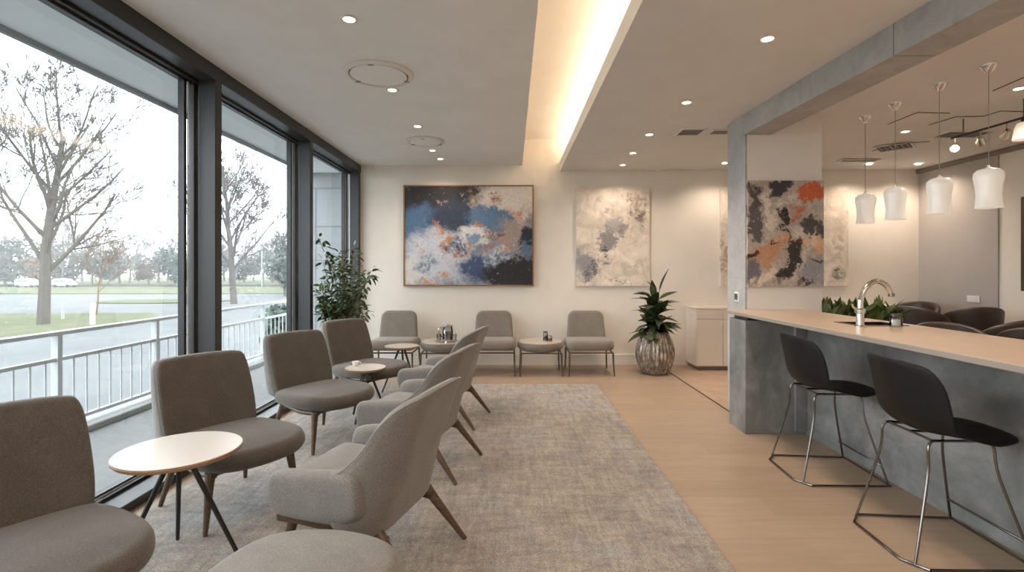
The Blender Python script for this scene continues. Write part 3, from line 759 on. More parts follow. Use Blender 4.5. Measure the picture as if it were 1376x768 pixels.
MB().tube(curve([(.03, 0, .033), (.05, 0, .03), (.045, 0, .012), (.025, 0, .01)]), .004, 6).build('handle', 'white_ceramic', cu, smooth=True)

# ------------------------------------------------------------------ plants
def leaf(m, p, d, L, W, droop=.3, n=4, fold=.15, roll=0):
    d = d.normalized(); side = d.cross(Vector((0, 0, 1)));
    if side.length < .1: side = Vector((1, 0, 0))
    side.normalize(); side.rotate(Matrix.Rotation(roll, 3, d)); nrm = side.cross(d)
    k = len(m.v); q = p.copy(); dd = d.copy()
    for i in range(n+1):
        t_ = i/n; w_ = W*math.sin(PI*min(.97, .08+.9*t_)**.9)*.5 if 0 < i < n else W*.05
        m.v += [tuple(q-side*w_+nrm*w_*fold), tuple(q), tuple(q+side*w_+nrm*w_*fold)]
        dd = (dd + Vector((0, 0, -droop/n))).normalized(); q = q+dd*L/n
    for i in range(n):
        a = k+3*i; m.f += [(a, a+1, a+4, a+3), (a+1, a+2, a+5, a+4)]
rnd = random.Random(5)
fp = thing('potted_ficus', 'tall bushy green plant in a white pot by the window corner', 'plant', (-2.03, 5.98, 0))
MB().lathe([(.02, 0), (.11, 0), (.12, .02), (.15, .56), (.155, .60), (.14, .60), (.13, .55), (.02, .55)], 32).build('pot', 'pot_white', fp, smooth=True)
MB().lathe([(.005, .569), (.132, .556), (.132, .57), (.005, .575)], 20).build('soil', 'soil', fp, smooth=True)
st = MB(); lf = MB()
for i in range(30):
    a = rnd.uniform(0, 2*PI); top = rnd.uniform(.85, 1.68) if i else 1.74; rr = rnd.uniform(.15, .48)*(1 if top < 1.5 else .6)
    e = Vector((rr*math.cos(a), rr*1.25*math.sin(a), top)); s0 = Vector((rnd.uniform(-.06, .06), rnd.uniform(-.06, .06), .56))
    mid = s0.lerp(e, .5)+Vector((rnd.uniform(-.06, .06), rnd.uniform(-.06, .06), .08)); pts = curve([s0, mid, e], 7)
    for p in pts: p.x = max(p.x, -.24)
    st.tube(pts, [.008-.005*k/len(pts) for k in range(len(pts))], 5, cap=False)
    for k in range(3, len(pts)):
        for q in range(4):
            d = Vector((rnd.gauss(0, 1), rnd.gauss(0, 1), rnd.gauss(.2, .7))); p = pts[k]+d.normalized()*rnd.uniform(.0, .07)
            L = rnd.uniform(.06, .105)
            if p.x+d.normalized().x*L < -.32: d.x = abs(d.x)
            p.x = max(p.x, -.28)
            leaf(lf, p, d, L, L*.42, .5, 3, .2, rnd.uniform(-1, 1))
st.build('stems', 'bark_tan', fp, smooth=True); lf.build('foliage', 'leaf_ficus', fp, smooth=True)

vp = thing('potted_dracaena', 'broad leaved dark green plant in a ribbed silver vase by the back wall', 'plant', (1.935, 6.85, 0))
prof = [(.02, 0), (.15, 0), (.175, .012), (.215, .10), (.25, .22), (.252, .30), (.23, .42), (.175, .54), (.16, .565), (.145, .56), (.15, .53), (.02, .52)]
pr = [(p.x, p.z) for p in curve([(a, 0, b) for a, b in prof[2:9]], 5)]
MB().lathe(prof[:2]+pr+prof[9:], 120, fn=lambda t, r, z: r*(1+(.022*math.cos(t*30) if .01 < z < .555 and r > .1 else 0))).build('vase', 'vase_glaze', vp, smooth=True)
MB().lathe([(.004, .52), (.15, .525), (.15, .54), (.004, .545)], 24).build('soil', 'soil', vp, smooth=True)
lf = MB(); st = MB()
for i in range(84):
    a = i*2.399; t_ = rnd.random(); base = Vector((rnd.uniform(-.05, .05), rnd.uniform(-.05, .05),   .54+.42*t_**1.5))
    el = rnd.uniform(-.1, .75)+.45*t_; L = rnd.uniform(.26, .42)*(1-.30*t_)
    if math.sin(a) > .5: L *= .8
    d = Vector((math.cos(a)*math.cos(el), math.sin(a)*math.cos(el), math.sin(el)))
    leaf(lf, base, d, L, rnd.uniform(.10, .14), rnd.uniform(.4, 1.3), 6, .3, rnd.uniform(-.5, .5))
for (x, y, z, dx, dz, L) in ((.06, 0, 1.10, .3, 1, .34), (.06, 0, 1.0, .9, .6, .26), (-.02, 0, 1.02, -.1, 1, .24), (-.05, 0, 1.05, -.9, .25, .26), (-.05, 0, .98, -1, .3, .3), (.0, 0, 1.1, -.5, .8, .2), (.05, 0, .9, 1, .45, .3)):
    leaf(lf, Vector((x, y, z)), Vector((dx, -.1, dz)), L, .10, .35, 6, .3, rnd.uniform(-.5, .5))
for k in range(7):
    x = rnd.uniform(-.06, .06); st.tube(curve([(x, rnd.uniform(-.05, .05), .54), (x*1.1, 0, .8), (x*.9+.02, 0, 1.1)]), [.009]*12+[.005], 6)
st.build('stems', 'stem_green', vp, smooth=True); lf.build('foliage', 'leaf_dark', vp, smooth=True)

# ------------------------------------------------------------------ paintings
def painting(name, label, x0, x1, z0, z1, y, mat, depth=.04, framed=False):
    w_, h_ = x1-x0, z1-z0; t_ = thing(name, label, 'painting', ((x0+x1)/2, y-depth/2, (z0+z1)/2))
    d = depth/2
    if framed:
        m = MB()
        for (a, b, c, e) in ((-w_/2, w_/2, h_/2-.018, h_/2), (-w_/2, w_/2, -h_/2, -h_/2+.018), (-w_/2, -w_/2+.018, -h_/2+.018, h_/2-.018), (w_/2-.018, w_/2, -h_/2+.018, h_/2-.018)):
            m.box(a, b, -d-.012, d-.002, c, e)
        m.build('frame', 'frame_oak', t_); MB().box(-w_/2+.019, w_/2-.019, -d, d-.002, -h_/2+.019, h_/2-.019).build('canvas', mat, t_)
    else:
        MB().box(-w_/2, w_/2, -d, d-.002, -h_/2, h_/2).build('canvas', mat, t_)
    return t_
painting_mat('paint_blue', 1.9, 1.47, (128, 132, 142), [
    (.13, .80, .22, .30, (40, 44, 52), .5, 0), (.32, .93, .30, .16, (34, 31, 33), .25, 0), (.16, .60, .22, .20, (72, 102, 132), .4, 0), (.40, .66, .22, .24, (42, 54, 74), .4, 0),
    (.60, .82, .12, .20, (160, 144, 134), .4, 1), (.86, .88, .28, .22, (205, 196, 190), .25, 0), (.66, .68, .20, .13, (80, 110, 140), .3, 0), (.85, .52, .16, .20, (150, 136, 130), .5, 0),
    (.93, .68, .10, .12, (178, 160, 150), .4, 1.2), (.25, .30, .30, .30, (190, 192, 200), .4, 0), (.08, .15, .14, .16, (205, 200, 196), .4, 0), (.17, .22, .10, .12, (110, 130, 152), .4, 1.2), (.45, .20, .16, .22, (175, 178, 188), .5, .8),
    (.42, .38, .11, .10, (50, 62, 84), .3, .8), (.54, .50, .13, .13, (200, 198, 196), .35, 0), (.53, .46, .06, .08, (120, 142, 164), .3, 0), (.60, .17, .19, .14, (56, 74, 104), .4, 0), (.72, .28, .12, .14, (130, 142, 162), .4, 1), (.72, .3, .1, .1, (196, 198, 204), .4, 1),
    (.88, .12, .28, .18, (30, 29, 32), .2, 0), (.96, .46, .09, .14, (36, 42, 54), .3, 0), (.96, .34, .06, .08, (88, 104, 126), .3, 0),
    (.26, .57, .04, .10, (180, 122, 78), .35, .6, 20), (.33, .40, .028, .13, (180, 122, 78), .35, .6, -15), (.58, .63, .04, .05, (180, 122, 78), .35, .6), (.42, .30, .09, .03, (170, 106, 64), .4, 1.2),
    (.51, .37, .02, .06, (180, 122, 78), .35, .6), (.67, .37, .04, .07, (160, 100, 62), .4, 1.2), (.78, .42, .035, .09, (180, 122, 78), .35, .6), (.66, .50, .10, .05, (120, 72, 44), .4, 1.3), (.33, .11, .04, .05, (186, 134, 92), .35, .6), (.19, .05, .09, .025, (186, 134, 92), .35, .6), (.11, .36, .015, .07, (186, 134, 92), .35, .6),
    (.72, .87, .05, .06, (140, 92, 58), .4, 1.2), (.87, .76, .08, .05, (188, 136, 104), .4, 1.2), (.31, .82, .05, .03, (188, 150, 138), .4, 1)], 1, (.17, .17, .075), .45, ((176, 180, 188), 11, .63))
painting_mat('paint_ink', 1.07, 1.44, (226, 214, 200), [
    (.83, .80, .15, .15, (160, 146, 136), .5, .6), (.86, .74, .12, .12, (118, 106, 98), .5, .8), (.70, .90, .12, .05, (130, 120, 112), .5, 1.2), (.54, .60, .13, .13, (172, 167, 165), .25, 0, -30), (.40, .52, .05, .12, (130, 126, 126), .3, .8, -30), (.62, .58, .08, .08, (128, 124, 124), .4, 1), (.44, .45, .12, .09, (140, 137, 138), .3, 0),
    (.38, .38, .07, .035, (72, 70, 72), .4, .8), (.42, .30, .03, .06, (96, 94, 96), .4, 1), (.12, .25, .18, .14, (150, 148, 152), .5, 0), (.25, .18, .15, .11, (108, 107, 113), .4, 1), (.15, .12, .12, .07, (92, 94, 102), .5, .7), (.20, .20, .06, .05, (60, 60, 66), .5, 1),
    (.60, .06, .18, .014, (110, 108, 112), .5, 1), (.45, .79, .06, .03, (140, 132, 126), .5, 1), (.78, .50, .05, .10, (188, 180, 172), .4, 1), (.9, .57, .03, .025, (110, 104, 100), .4, .8), (.28, .86, .05, .015, (150, 144, 138), .4, 1), (.75, .2, .2, .012, (178, 170, 162), .5, 1)], 2, (.10, .20, .10), .14)
painting_mat('paint_pale', 1.87, 1.44, (228, 215, 200), [
    (.93, .13, .06, .07, (84, 80, 78), .5, .7), (.03, .30, .06, .22, (168, 146, 128), .5, 1.3), (.06, .15, .03, .05, (120, 100, 86), .5, 1.2), (.95, .9, .05, .06, (200, 190, 178), .5, 1), (.92, .4, .06, .2, (190, 176, 162), .5, 1.3), (.93, .62, .05, .10, (196, 182, 168), .5, 1.3)], 3, (.06, .05, .02), .14, ((150, 132, 116), 16, .665))
painting_mat('paint_earth', .70, .98, (172, 160, 150), [
    (.42, .96, .20, .09, (56, 58, 66), .2, 0, 20), (.05, .96, .1, .05, (50, 46, 46), .3, .5), (.08, .83, .08, .12, (78, 68, 66), .3, 0, 15), (.86, .91, .20, .09, (186, 96, 58), .15, 0, 8), (.10, .60, .10, .19, (84, 80, 82), .25, 0, 12), (.68, .74, .12, .05, (184, 104, 66), .3, .7, 15), (.60, .66, .09, .03, (176, 96, 60), .3, .7, 25),
    (.47, .66, .07, .10, (44, 38, 36), .2, 0, 25), (.90, .57, .20, .09, (74, 70, 70), .25, 0, -18), (.86, .43, .22, .07, (206, 164, 128), .3, 0, -14), (.26, .33, .30, .10, (178, 134, 104), .35, 0, 30), (.48, .46, .18, .04, (190, 138, 104), .3, .8, 12), (.10, .30, .14, .022, (46, 40, 38), .3, 0, 35), (.36, .43, .06, .012, (40, 36, 36), .3, 0, 10), (.5, .53, .14, .014, (60, 52, 48), .3, 0, -35),
    (.62, .36, .08, .14, (50, 44, 42), .2, 0, -8), (.72, .24, .12, .012, (52, 44, 40), .3, 0, -40), (.04, .13, .12, .12, (104, 100, 106), .4, 0), (.50, .17, .17, .06, (44, 38, 36), .25, 0, 38), (.40, .07, .13, .05, (50, 42, 40), .3, .6, 20), (.86, .15, .18, .12, (142, 142, 146), .4, 0), (.90, .24, .12, .018, (44, 46, 56), .3, 0, -38), (.74, .07, .10, .03, (60, 48, 44), .4, .8, -20),
    (.22, .12, .24, .05, (206, 190, 172), .35, 0, 42), (.27, .72, .06, .24, (202, 192, 182), .35, 0, 14), (.76, .32, .03, .30, (204, 194, 184), .35, .8, -30), (.72, .52, .20, .03, (200, 188, 176), .35, .7, -30), (.55, .82, .20, .05, (200, 190, 180), .4, .8, 14)], 5, (.07, .13, .06), .4, ((196, 186, 176), 9, .64))

painting('framed_painting', 'large blue, black and orange abstract painting in thin wood frame on back wall', -1.585, .317, 1.16, 2.633, YB, 'paint_blue', .05, True)
painting('canvas_painting', 'unframed beige canvas with grey ink shapes, right of the framed painting', .94, 2.01, 1.16, 2.60, YB, 'paint_ink')
painting('canvas_painting', 'pale speckled canvas on the back wall, partly hidden behind the pillar', 3.05, 4.92, 1.16, 2.60, YB, 'paint_pale')
painting('canvas_painting', 'dark grey and rust abstract canvas hanging on the pillar above the bar', 2.175, 2.875, 1.24, 2.22, 4.70, 'paint_earth', .035)
pw = thing('wall_picture', 'dark framed picture at the far right edge on the cream wall', 'painting', (XR-.02, 5.53, 1.70), R(90))
MB().box(-.4, .4, -.015, .018, -.55, .55).build('frame', 'bronze_metal', pw); MB().box(-.37, .37, .0, -.02, -.52, .52).build('canvas', 'paint_pale', pw)

# ------------------------------------------------------------------ low cabinet by the back wall, and white one beyond
cb = thing('sideboard', 'low white cabinet against the back wall between the vase and the pillar', 'cabinet', (2.55, 7.0, 0))
MB().box(0, 1.1, 0, .43, .06, .85, .003).build('body', 'cabinet_white', cb)
MB().box(.03, 1.07, .04, .42, 0, .06).build('plinth', 'toe_kick', cb)
MB().box(-.01, 1.11, -.012, .435, .85, .875, .003).build('cabinet_top', 'cabinet_white', cb)
for k in range(3):
    a = k*.366; MB().box(a+.004, a+.362, -.014, -.001, .075, .71, .002).build('door', 'cabinet_white', cb); MB().box(a+.004, a+.362, -.014, -.001, .72, .843, .002).build('drawer', 'cabinet_white', cb)
cb2 = thing('white_counter', 'low white counter against the back wall behind the brown leather chairs', 'cabinet', (4.6, 7.05, 0))
MB().box(0, 1.05, 0, .38, 0, .86, .004).build('body', 'cabinet_white', cb2); MB().box(-.01, 1.07, -.015, .385, .86, .90, .004).build('counter_top', 'table_white', cb2)

# ------------------------------------------------------------------ bar
bar = thing('bar_counter', 'long concrete bar with pale stone top and block end below the pillar', 'bar', (0, 0, 0))
ct = MB(); ct.box(1.98, 2.28, .7, 4.69, .998, 1.03); ct.box(2.60, 2.70, .7, 4.69, .998, 1.03)
ct.box(2.28, 2.60, .7, 3.33, .998, 1.03); ct.box(2.28, 2.60, 3.56, 4.69, .998, 1.03)
ct.build('bar_top', 'counter_slab', bar)
MB().box(1.978, 1.9805, .7, 4.69, .998, 1.024).build('top_edge', 'counter_edge', bar, label='grey front edge of the stone top')
bw = MB(); bw.box(2.50, 2.69, .72, 4.31, .0, .998)
bw.build('bar_front', 'bar_concrete', bar); 
MB().box(1.985, 2.69, 4.31, 4.62, 0, .965, .004).build('end_block', 'bar_concrete', bar, label='solid concrete block carrying the far end')
MB().box(2.02, 2.69, 4.33, 4.60, .965, .998).build('end_spacer', 'table_black', bar)
MB().box(2.40, 2.50, 4.28, 4.309, .03, .99, .003).build('end_strip', 'bar_concrete', bar)
sk = MB(); sk.box(2.285, 2.595, 3.335, 3.345, 1.0, 1.031); sk.box(2.285, 2.595, 3.545, 3.555, 1.0, 1.031); sk.box(2.285, 2.295, 3.345, 3.545, 1.0, 1.031); sk.box(2.585, 2.595, 3.345, 3.545, 1.0, 1.031); sk.box(2.285, 2.595, 3.335, 3.555, .999, 1.004)
sk.box(2.27, 2.61, 3.32, 3.338, 1.03, 1.034); sk.box(2.27, 2.61, 3.552, 3.57, 1.03, 1.034); sk.box(2.27, 2.288, 3.338, 3.552, 1.03, 1.034); sk.box(2.592, 2.61, 3.338, 3.552, 1.03, 1.034)
o = sk.build('sink', 'dark_chrome'); tag(o, 'small steel sink set into the bar top behind the tap', 'sink')
fa = thing('bar_tap', 'chrome swan neck tap standing on the bar top', 'tap', (2.25, 3.27, 1.031))
MB().lathe([(.004, 0), (.034, 0), (.034, .006), (.024, .012), (.022, .085), (.030, .092), (.030, .112), (.018, .12), (.004, .12)], 24).build('tap_body', 'chrome', fa, smooth=True)
MB().tube(curve([(0, 0, .115), (.005, 0, .18), (.035, 0, .25), (.10, 0, .295), (.165, 0, .27), (.20, 0, .215)], 8), [.017]*8+[.016]*33, 14).build('spout', 'chrome', fa, smooth=True)
MB().lathe([(.0185, 0), (.0185, .02)], 14, .2, 0).build('nozzle', 'dark_chrome', fa, smooth=True).location = (0.002, 0, .195)
MB().tube([(-.0, 0, .10), (-.05, -.01, .125), (-.06, -.01, .15)], [.009, .007, .006], 8).build('lever', 'chrome', fa, smooth=True)
jar((2.49, 3.28, 1.035), .034, .07, 'white_ceramic', 'small white lidded jar on the bar top beside the tap')
sw = thing('power_socket', 'small white socket plate low on the pillar side above the bar', 'socket', (2.163, 4.86, 1.14))
MB().box(-.009, .003, -.045, .045, -.045, .045, .002).build('plate', 'switch_white', sw); MB().box(-.014, -.009, -.03, -.005, -.03, .03).build('socket_face', 'dark_chrome', sw); MB().box(-.014, -.009, .008, .03, -.03, .03).build('socket_face', 'dark_chrome', sw)
sw = thing('power_socket', 'white socket plate on the grey side wall behind the brown chairs', 'socket', (XR-.024, 6.55, 1.02))
MB().box(-.009, .003, -.09, .09, -.04, .04, .002).build('plate', 'switch_white', sw); MB().box(-.012, -.009, -.07, -.01, -.025, .025).build('socket_face', 'trim_white', sw)

# ------------------------------------------------------------------ bar stools (front = local +x, towards the bar)
def make_stool():
    t_ = thing('bar_stool', '', 'stool')
    # shell: a = across, b = length along the profile from the front lip (0) to the top of the back (.84)
    def prof(s_):
        if s_ < .36: return (.29-s_*1.02, .592+.03*(1-s_/.36)**2*.0+.012*math.sin(s_/.36*PI)*-1), (-1, 0)
        if s_ < .52:
            u = (s_-.36)/.16; a = u*R(76); r = .13
            return (-.077-r*math.sin(a), .592+r*(1-math.cos(a))), (-math.cos(a), math.sin(a))
        a = R(76); r = .13; q = s_-.52
        return (-.077-r*math.sin(a)-q*math.cos(a)*.85, .592+r*(1-math.cos(a))+q*math.sin(a)), (-math.cos(a), math.sin(a))
    def f(a, b, c):
        (x, z), (dx, dz) = prof(b); nx, nz = dz, -dx        # normal towards the sitter
        k = min(1, max(0, (b-.18)/.3)); bend = (a*a)*(1.15*k)
        return (x+nx*(c+bend), a*(1-.06*k), z+nz*(c+bend*.9*(1-.2*k)))
    out = refine(smooth_poly([(-.17, .0), (.17, .0), (.24, .14), (.27, .34), (.285, .55), (.275, .70), (.20, .79), (-.20, .79), (-.275, .70), (-.285, .55), (-.27, .34), (-.24, .14)], 2), .03)
    MB().pad(out, .014, .006, f, 9, 2).build('seat_shell', 'stool_plastic', t_, smooth=True)
    rd = .0068
    ring = [(-.22, -.27), (.28, -.25), (.28, .25), (-.22, .27), (-.29, .18), (-.29, -.18)]
    m = MB(); P = refine([(x, y) for x, y in ring], 2); P = [(x, y, .009) for x, y in ring]+[(ring[0][0], ring[0][1], .009)]
    m.tube(P, rd, 8); m.build('floor_frame', 'dark_chrome', t_, smooth=True)
    m = MB(); tp = [(-.12, -.15, .569), (.13, -.14, .569), (.13, .14, .569), (-.12, .15, .569), (-.12, -.15, .569)]
    m.tube(tp, rd, 8); m.tube([(-.12, 0, .570), (.13, 0, .570)], rd, 8); m.build('seat_frame', 'dark_chrome', t_, smooth=True)
    for (tx, ty, fx, fy) in ((-.12, -.15, -.255, -.225), (-.12, .15, -.255, .225), (.13, -.14, .27, -.245), (.13, .14, .27, .245)):
        MB().tube(curve([(tx*.6, ty, .571), (tx+.025*(1 if tx > 0 else -1), ty*1.08, .556), (tx+.3*(fx-tx), ty+.3*(fy-ty), .40), (fx, fy, .012)], 5), rd, 8).build('leg', 'dark_chrome', t_, smooth=True)
    MB().tube(curve([(.238, -.222, .13), (.20, -.16, .15), (.20, 0, .15), (.20, .16, .15), (.238, .222, .13)], 5), rd, 8).build('footrest', 'dark_chrome', t_, smooth=True)
    return t_
bs = make_stool(); tag(bs, 'black shell bar stool with wire base, the farther one beside the concrete block', 'stool', 'black bar stools at the concrete bar')
bs.location = (2.17, 3.52, 0); bs.rotation_euler = (0, 0, R(-3))
dup(bs, 'black shell bar stool with wire base, the nearer one at the right edge', (2.17, 2.60, 0), R(-3), 'black bar stools at the concrete bar')

# ------------------------------------------------------------------ planter behind the bar and leather chairs
pl = thing('planter_box', 'dark planter of broad green leaves behind the bar, beside the pillar', 'plant', (3.62, 5.35, .05))
MB().box(-.42, .42, -.16, .16, 0, .80, .01).build('planter', 'table_black', pl); MB().box(-.40, .40, -.14, .14, .80, .81).build('soil', 'soil', pl)
lf = MB(); rnd = random.Random(9)
for i in range(150):
    p = Vector((rnd.uniform(-.38, .38), rnd.uniform(-.12, .12), .80)); d = Vector((rnd.gauss(0, .5), rnd.gauss(0, .4), 1))
    leaf(lf, p, d, rnd.uniform(.14, .31), rnd.uniform(.06, .09), rnd.uniform(.2, .9), 5, .25, rnd.uniform(-1.2, 1.2))
lf.build('foliage', 'leaf_planter', pl, smooth=True)

def make_tub():
    t_ = thing('leather_tub_chair', '', 'chair')
    out = rrect(-.62, .62, .0, .62, (.04, .22, .22, .04), 6)
    def f(a, b, c):
        th = a/.62*R(118); r = .25+.07*b+c; top = b*(1-.35*(abs(a)/.62)**2.2)
        return (-.02-r*math.cos(th), r*math.sin(th), .24+top)
    MB().pad(refine(out, .05), .06, .028, f, 6, 4).build('backrest', 'leather_brown', t_, smooth=True)
    MB().lathe([(.01, .24), (.20, .24), (.232, .27), (.235, .40), (.21, .44), (.01, .45)], 28).build('seat', 'leather_brown', t_, smooth=True)
    for k in range(4):
        a = R(45+90*k); tapered_leg((.18*math.cos(a), .18*math.sin(a), .25), (.25*math.cos(a), .25*math.sin(a), .012), .022, .012, 'leg_dark', t_)
    return t_
tb = make_tub(); GL = 'brown leather tub chairs behind the bar'
tag(tb, 'brown leather tub chair nearest the planter, behind the tap', 'chair', GL)
tb.location = (4.42, 6.3, 0); tb.rotation_euler = (0, 0, R(75)); tb.scale = (1, 1, 1.12)
for k, (x, y, a, lab) in enumerate(((4.95, 6.12, 20, 'brown leather tub chair in front of the white counter end'), (5.50, 6.12, 80, 'brown leather tub chair with back to the bar, right end of the rear group'), (4.32, 4.95, 250, 'low set brown leather tub chair in front of the rear group'),
                                    (5.28, 6.74, 200, 'brown leather tub chair farthest back, by the grey wall corner'), (4.92, 4.72, 60, 'brown leather tub chair at the right edge, nearest the camera'), (5.55, 5.02, 100, 'brown leather tub chair at the right edge, closest to the grey wall'), (5.12, 5.42, 120, 'brown leather tub chair just left behind the right edge ones'))):
    o = dup(tb, lab, (x, y, 0), R(a), GL); o.scale = (1, 1, 1.13 if y > 5.8 else (1.0 if k == 2 else 1.04))

# ------------------------------------------------------------------ ceiling lamps
def make_downlight(z):
    t_ = thing('recessed_spotlight', '', 'ceiling light')
    MB().lathe([(.034, -.002), (.052, -.002), (.056, -.006), (.052, -.010), (.036, -.008), (.034, -.002)], 28, cap=False).build('trim_ring', 'trim_white', t_, smooth=True)
    MB().lathe([(.002, -.004), (.034, -.004), (.034, -.0065), (.002, -.0065)], 24).build('lens', 'lamp_glow', t_, smooth=True)
    return t_
dl = make_downlight(0); first = True
spots = [(-.994, 3.087, 2.93, 26, 'recessed spotlight nearest the camera in the left ceiling'), (-1.018, 4.3, 2.93, 24, 'recessed spotlight at the rim of the large round ceiling diffuser'),
    (-1.007, 5.39, 2.93, 22, 'recessed spotlight just before the smaller round ceiling vent'), (-1.02, 6.48, 2.93, 18, 'recessed spotlight just behind the smaller round ceiling vent'), (-.99, 6.98, 2.93, 16, 'recessed spotlight closest to the back wall in the left ceiling'),
    (1.59, 3.15, 2.84, 44, 'recessed spotlight nearest the camera in the middle ceiling'), (1.50, 4.35, 2.84, 40, 'second recessed spotlight from the camera in the middle ceiling'), (1.46, 5.38, 2.84, 38, 'third recessed spotlight from the camera in the middle ceiling'),
    (1.49, 6.24, 2.84, 60, 'fourth recessed spotlight from the camera in the middle ceiling'), (1.52, 6.95, 2.84, 27, 'recessed spotlight over the ink canvas, closest to the back wall'),
    (2.92, 6.95, 2.866, 27, 'recessed spotlight in the raised ceiling beside the pillar top'), (4.15, 5.34, 2.86, 66, 'recessed spotlight between the pendant lamps'), (4.94, 7.0, 2.86, 30, 'recessed spotlight over the back wall, right of the pale canvas'),
    (5.62, 7.0, 2.86, 34, 'recessed spotlight at the corner with the grey wall'), (4.08, 4.07, 2.86, 66, 'recessed spotlight at the right edge above the track'),
    (-1.0, 1.7, 2.93, 26, ''), (-1.0, .2, 2.93, 26, ''), (1.55, 1.7, 2.84, 44, ''), (1.55, .2, 2.84, 44, ''), (3.6, 2.0, 2.86, 50, ''), (3.6, 0, 2.86, 50, ''), (5.2, 2.0, 2.86, 46, ''), (5.2, 3.3, 2.86, 46, '')]
GD = 'recessed ceiling spotlights'
for (x, y, z, e, lab) in spots:
    if not lab: lab = 'recessed spotlight outside the picture above the camera'
    if first: o = dl; o.location = (x, y, z); o['label'] = lab; o['group'] = GD; first = False
    else: o = dup(dl, lab, (x, y, z), 0, GD)
    light('downlight_beam', 'SPOT', (x, y, z-.02), e, WARM, (0, 0, 0), None, spot_size=R(118 if y < 6.4 else 142), spot_blend=.9 if y < 6.4 else .7, shadow_soft_size=.035)
# round diffusers
def ceiling_disc(r, label, loc):
    t_ = thing('round_ceiling_diffuser', label, 'ceiling vent', loc)
    MB().lathe([(r*.84, -.001), (r, -.001), (r*1.0, -.012), (r*.93, -.024), (r*.86, -.022), (r*.84, -.001)], 56, cap=False).build('outer_ring', 'trim_white', t_, smooth=True)
    MB().lathe([(.003, -.004), (r*.84, -.004), (r*.84, -.006), (.003, -.006)], 48).build('gap', 'vent_dark', t_)
    MB().lathe([(.003, -.008), (r*.80, -.008), (r*.815, -.02), (.003, -.026)], 48).build('centre_plate', 'ceiling_left_paint', t_, smooth=True)
    for k in range(3):
        a = R(120*k+150); MB().box(-.02, .02, -.008, .008, -.028, -.018).build('clip', 'vent_grey', t_).location = (r*.85*math.cos(a), r*.85*math.sin(a), 0)
ceiling_disc(.265, 'large round white diffuser in the left ceiling', (-1.04, 3.95, 2.93))
ceiling_disc(.225, 'smaller round vent in the left ceiling nearer the back wall', (-1.03, 6.02, 2.93))
def grille(label, loc, w_, d, n, rz=0):
    t_ = thing('ceiling_grille', label, 'ceiling vent', loc, rz)
    m = MB(); m.box(-w_/2, w_/2, -d/2, -d/2+.02, -.012, -.0); m.box(-w_/2, w_/2, d/2-.02, d/2, -.012, 0); m.box(-w_/2, -w_/2+.02, -d/2+.02, d/2-.02, -.012, 0); m.box(w_/2-.02, w_/2, -d/2+.02, d/2-.02, -.012, 0)
    m.build('frame', 'ceiling_paint', t_); MB().box(-w_/2+.02, w_/2-.02, -d/2+.02, d/2-.02, -.003, -.001).build('opening', 'vent_dark', t_)
    m = MB()
    for k in range(n):
        y = -d/2+.02+(d-.04)*(k+.5)/n; m.box(-w_/2+.02, w_/2-.02, y-.006, y+.006, -.011, -.004)
    m.build('slats', 'vent_grey', t_)
grille('left square air grille in the middle ceiling before the raised area', (1.86, 5.28, 2.84), .26, .26, 5); grille('right square air grille beside the pillar in the middle ceiling', (2.17, 5.28, 2.84), .22, .18, 4)
grille('long air grille above the second pendant lamp', (4.85, 5.45, 2.86), .5, .28, 5); grille('air grille between pendant lamps toward the back wall', (4.55, 6.02, 2.86), .36, .36, 6, R(45)); grille('slot grille near the back wall beside the pillar', (4.62, 6.75, 2.86), .5, .14, 3)

# pendants
def make_pendant():
    t_ = thing('pendant_lamp', '', 'pendant lamp')
    MB().lathe([(.003, -.055), (.018, -.055), (.03, -.04), (.052, -.012), (.055, 0), (.003, 0)], 24).build('canopy', 'chrome', t_, smooth=True)
    MB().tube([(0, 0, -.05), (0, 0, -.74)], .0028, 6).build('cord', 'vent_grey', t_)
    sh = [(.012, -.725), (.02, -.735), (.06, -.745), (.082, -.765), (.086, -.80), (.076, -.86), (.070, -.93), (.074, -.985), (.078, -1.02), (.074, -1.02), (.066, -.93), (.072, -.86), (.080, -.80), (.05, -.755), (.012, -.75)]
    MB().lathe(sh, 32, cap=False, fn=lambda t, r, z: r*(1+.02*math.sin(3*t+z*8))).build('lamp_shade', 'opal_glass', t_, smooth=True)
    MB().lathe([(.002, -.76), (.03, -.77), (.035, -.95), (.002, -.965)], 16).build('inner_diffuser', 'opal_glass', t_, smooth=True)
    MB().lathe([(.002, -.715), (.014, -.715), (.014, -.74), (.002, -.74)], 12).build('cap', 'chrome', t_, smooth=True)
    return t_
pn = make_pendant(); GP = 'white glass pendant lamps over the bar room'
tag(pn, 'white glass pendant lamp nearest the camera, largest of the four', 'pendant lamp', GP); pn.location = (3.41, 3.62, 2.86)
dup(pn, 'white glass pendant lamp second from the right, third farthest', (3.37, 3.99, 2.86), 1, GP); dup(pn, 'white glass pendant lamp second from the left', (3.37, 4.45, 2.86), 2, GP); dup(pn, 'white glass pendant lamp farthest away, left end of the row', (3.38, 4.84, 2.86), 3, GP)
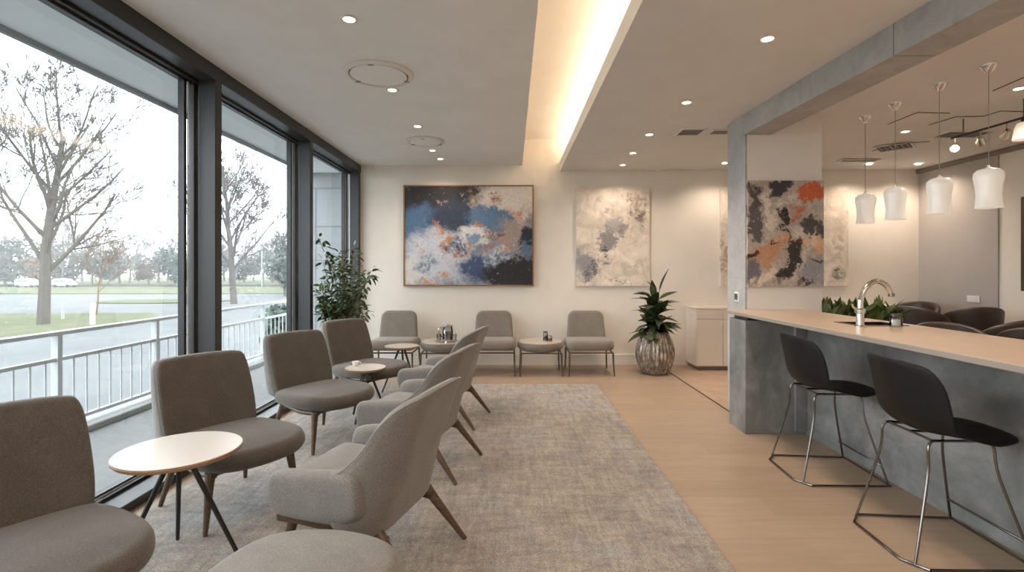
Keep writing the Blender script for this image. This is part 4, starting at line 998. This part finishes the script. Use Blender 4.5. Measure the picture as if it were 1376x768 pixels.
# track lights
tk = thing('lighting_track', 'dark bent lighting track rod under the ceiling at upper right', 'track light', (0, 0, 0))
MB().tube([(4.36, 5.02, 2.70), (4.38, 4.2, 2.70), (4.39, 3.4, 2.72)], .010, 8).build('track_rod', 'table_black', tk, smooth=True)
for y in (4.9, 4.32, 3.6): MB().tube([(4.37, y, 2.70), (4.37, y, 2.858)], .006, 6).build('track_stem', 'dark_chrome', tk)
def spot(loc, label, d, lit=True):
    s_ = thing('track_spotlight', label, 'track light', loc); d = Vector(d).normalized()
    q = d.to_track_quat('-Z', 'Y')
    def put(m, n, mat):
        o = m.build(n, mat, s_, smooth=True); o.rotation_mode = 'QUATERNION'; o.rotation_quaternion = q
    MB().tube([(0, 0, .0), (0, 0, .085)], .006, 6).build('stem', 'chrome', s_)
    put(MB().lathe([(.002, .035), (.02, .035), (.026, .01), (.038, -.05), (.035, -.05), (.022, .0), (.002, .02)], 18, cap=False), 'lamp_head', 'chrome')
    put(MB().lathe([(.002, -.02), (.024, -.02), (.026, -.035), (.002, -.04)], 16), 'bulb', 'spot_glow' if lit else 'dark_chrome')
spot((4.36, 4.98, 2.61), 'lit spotlight hanging at the far end of the dark track', (-.6, -.6, -.5)); spot((4.90, 5.30, 2.76), 'small lit spotlight beside the long air grille', (-.4, -.5, -.6)); spot((4.37, 4.72, 2.61), 'unlit chrome spotlight in the middle of the dark track', (.6, .5, -.4), False); spot((4.38, 4.48, 2.61), 'chrome spotlight next to the ribbed glass lamp on the track', (.3, .7, -.5), False); 
gs = thing('glass_track_lamp', 'lit ribbed glass bell lamp hanging from the track at right edge', 'track light', (4.37, 4.32, 2.70))
MB().lathe([(.003, -.0), (.018, -.0), (.018, -.045), (.003, -.045)], 16).build('lamp_holder', 'table_black', gs, smooth=True)
MB().lathe([(.02, -.04), (.045, -.05), (.06, -.09), (.075, -.19), (.071, -.19), (.055, -.09), (.02, -.048)], 60, cap=False, fn=lambda t, r, z: r*(1+.025*math.cos(t*20))).build('lamp_shade', 'ribbed_lit_glass', gs, smooth=True)
# thin cable lines along the ceiling
def cable(pts, label):
    o = MB().tube(pts, .004, 6).build('ceiling_cable', 'vent_dark'); tag(o, label, 'cable')
def cpt(px, py, z=2.83):
    Y = (z-1.4)*680/(362-py); return ((px-688)/680*Y, Y, z)
cable([cpt(1193, 167), cpt(1233, 151), cpt(1276, 152)], 'thin cable bending across the ceiling left of the third pendant')
cable([cpt(1248, 168), cpt(1284, 157), cpt(1322, 156), cpt(1345, 149), cpt(1376, 150)], 'long thin cable across the ceiling behind the nearest pendant')
cable([cpt(1334, 122), cpt(1376, 104)], 'short thin cable on the ceiling at the right edge')
cable([cpt(1172, 203), cpt(1204, 193), cpt(1250, 190)], 'thin cable on the ceiling toward the back wall')
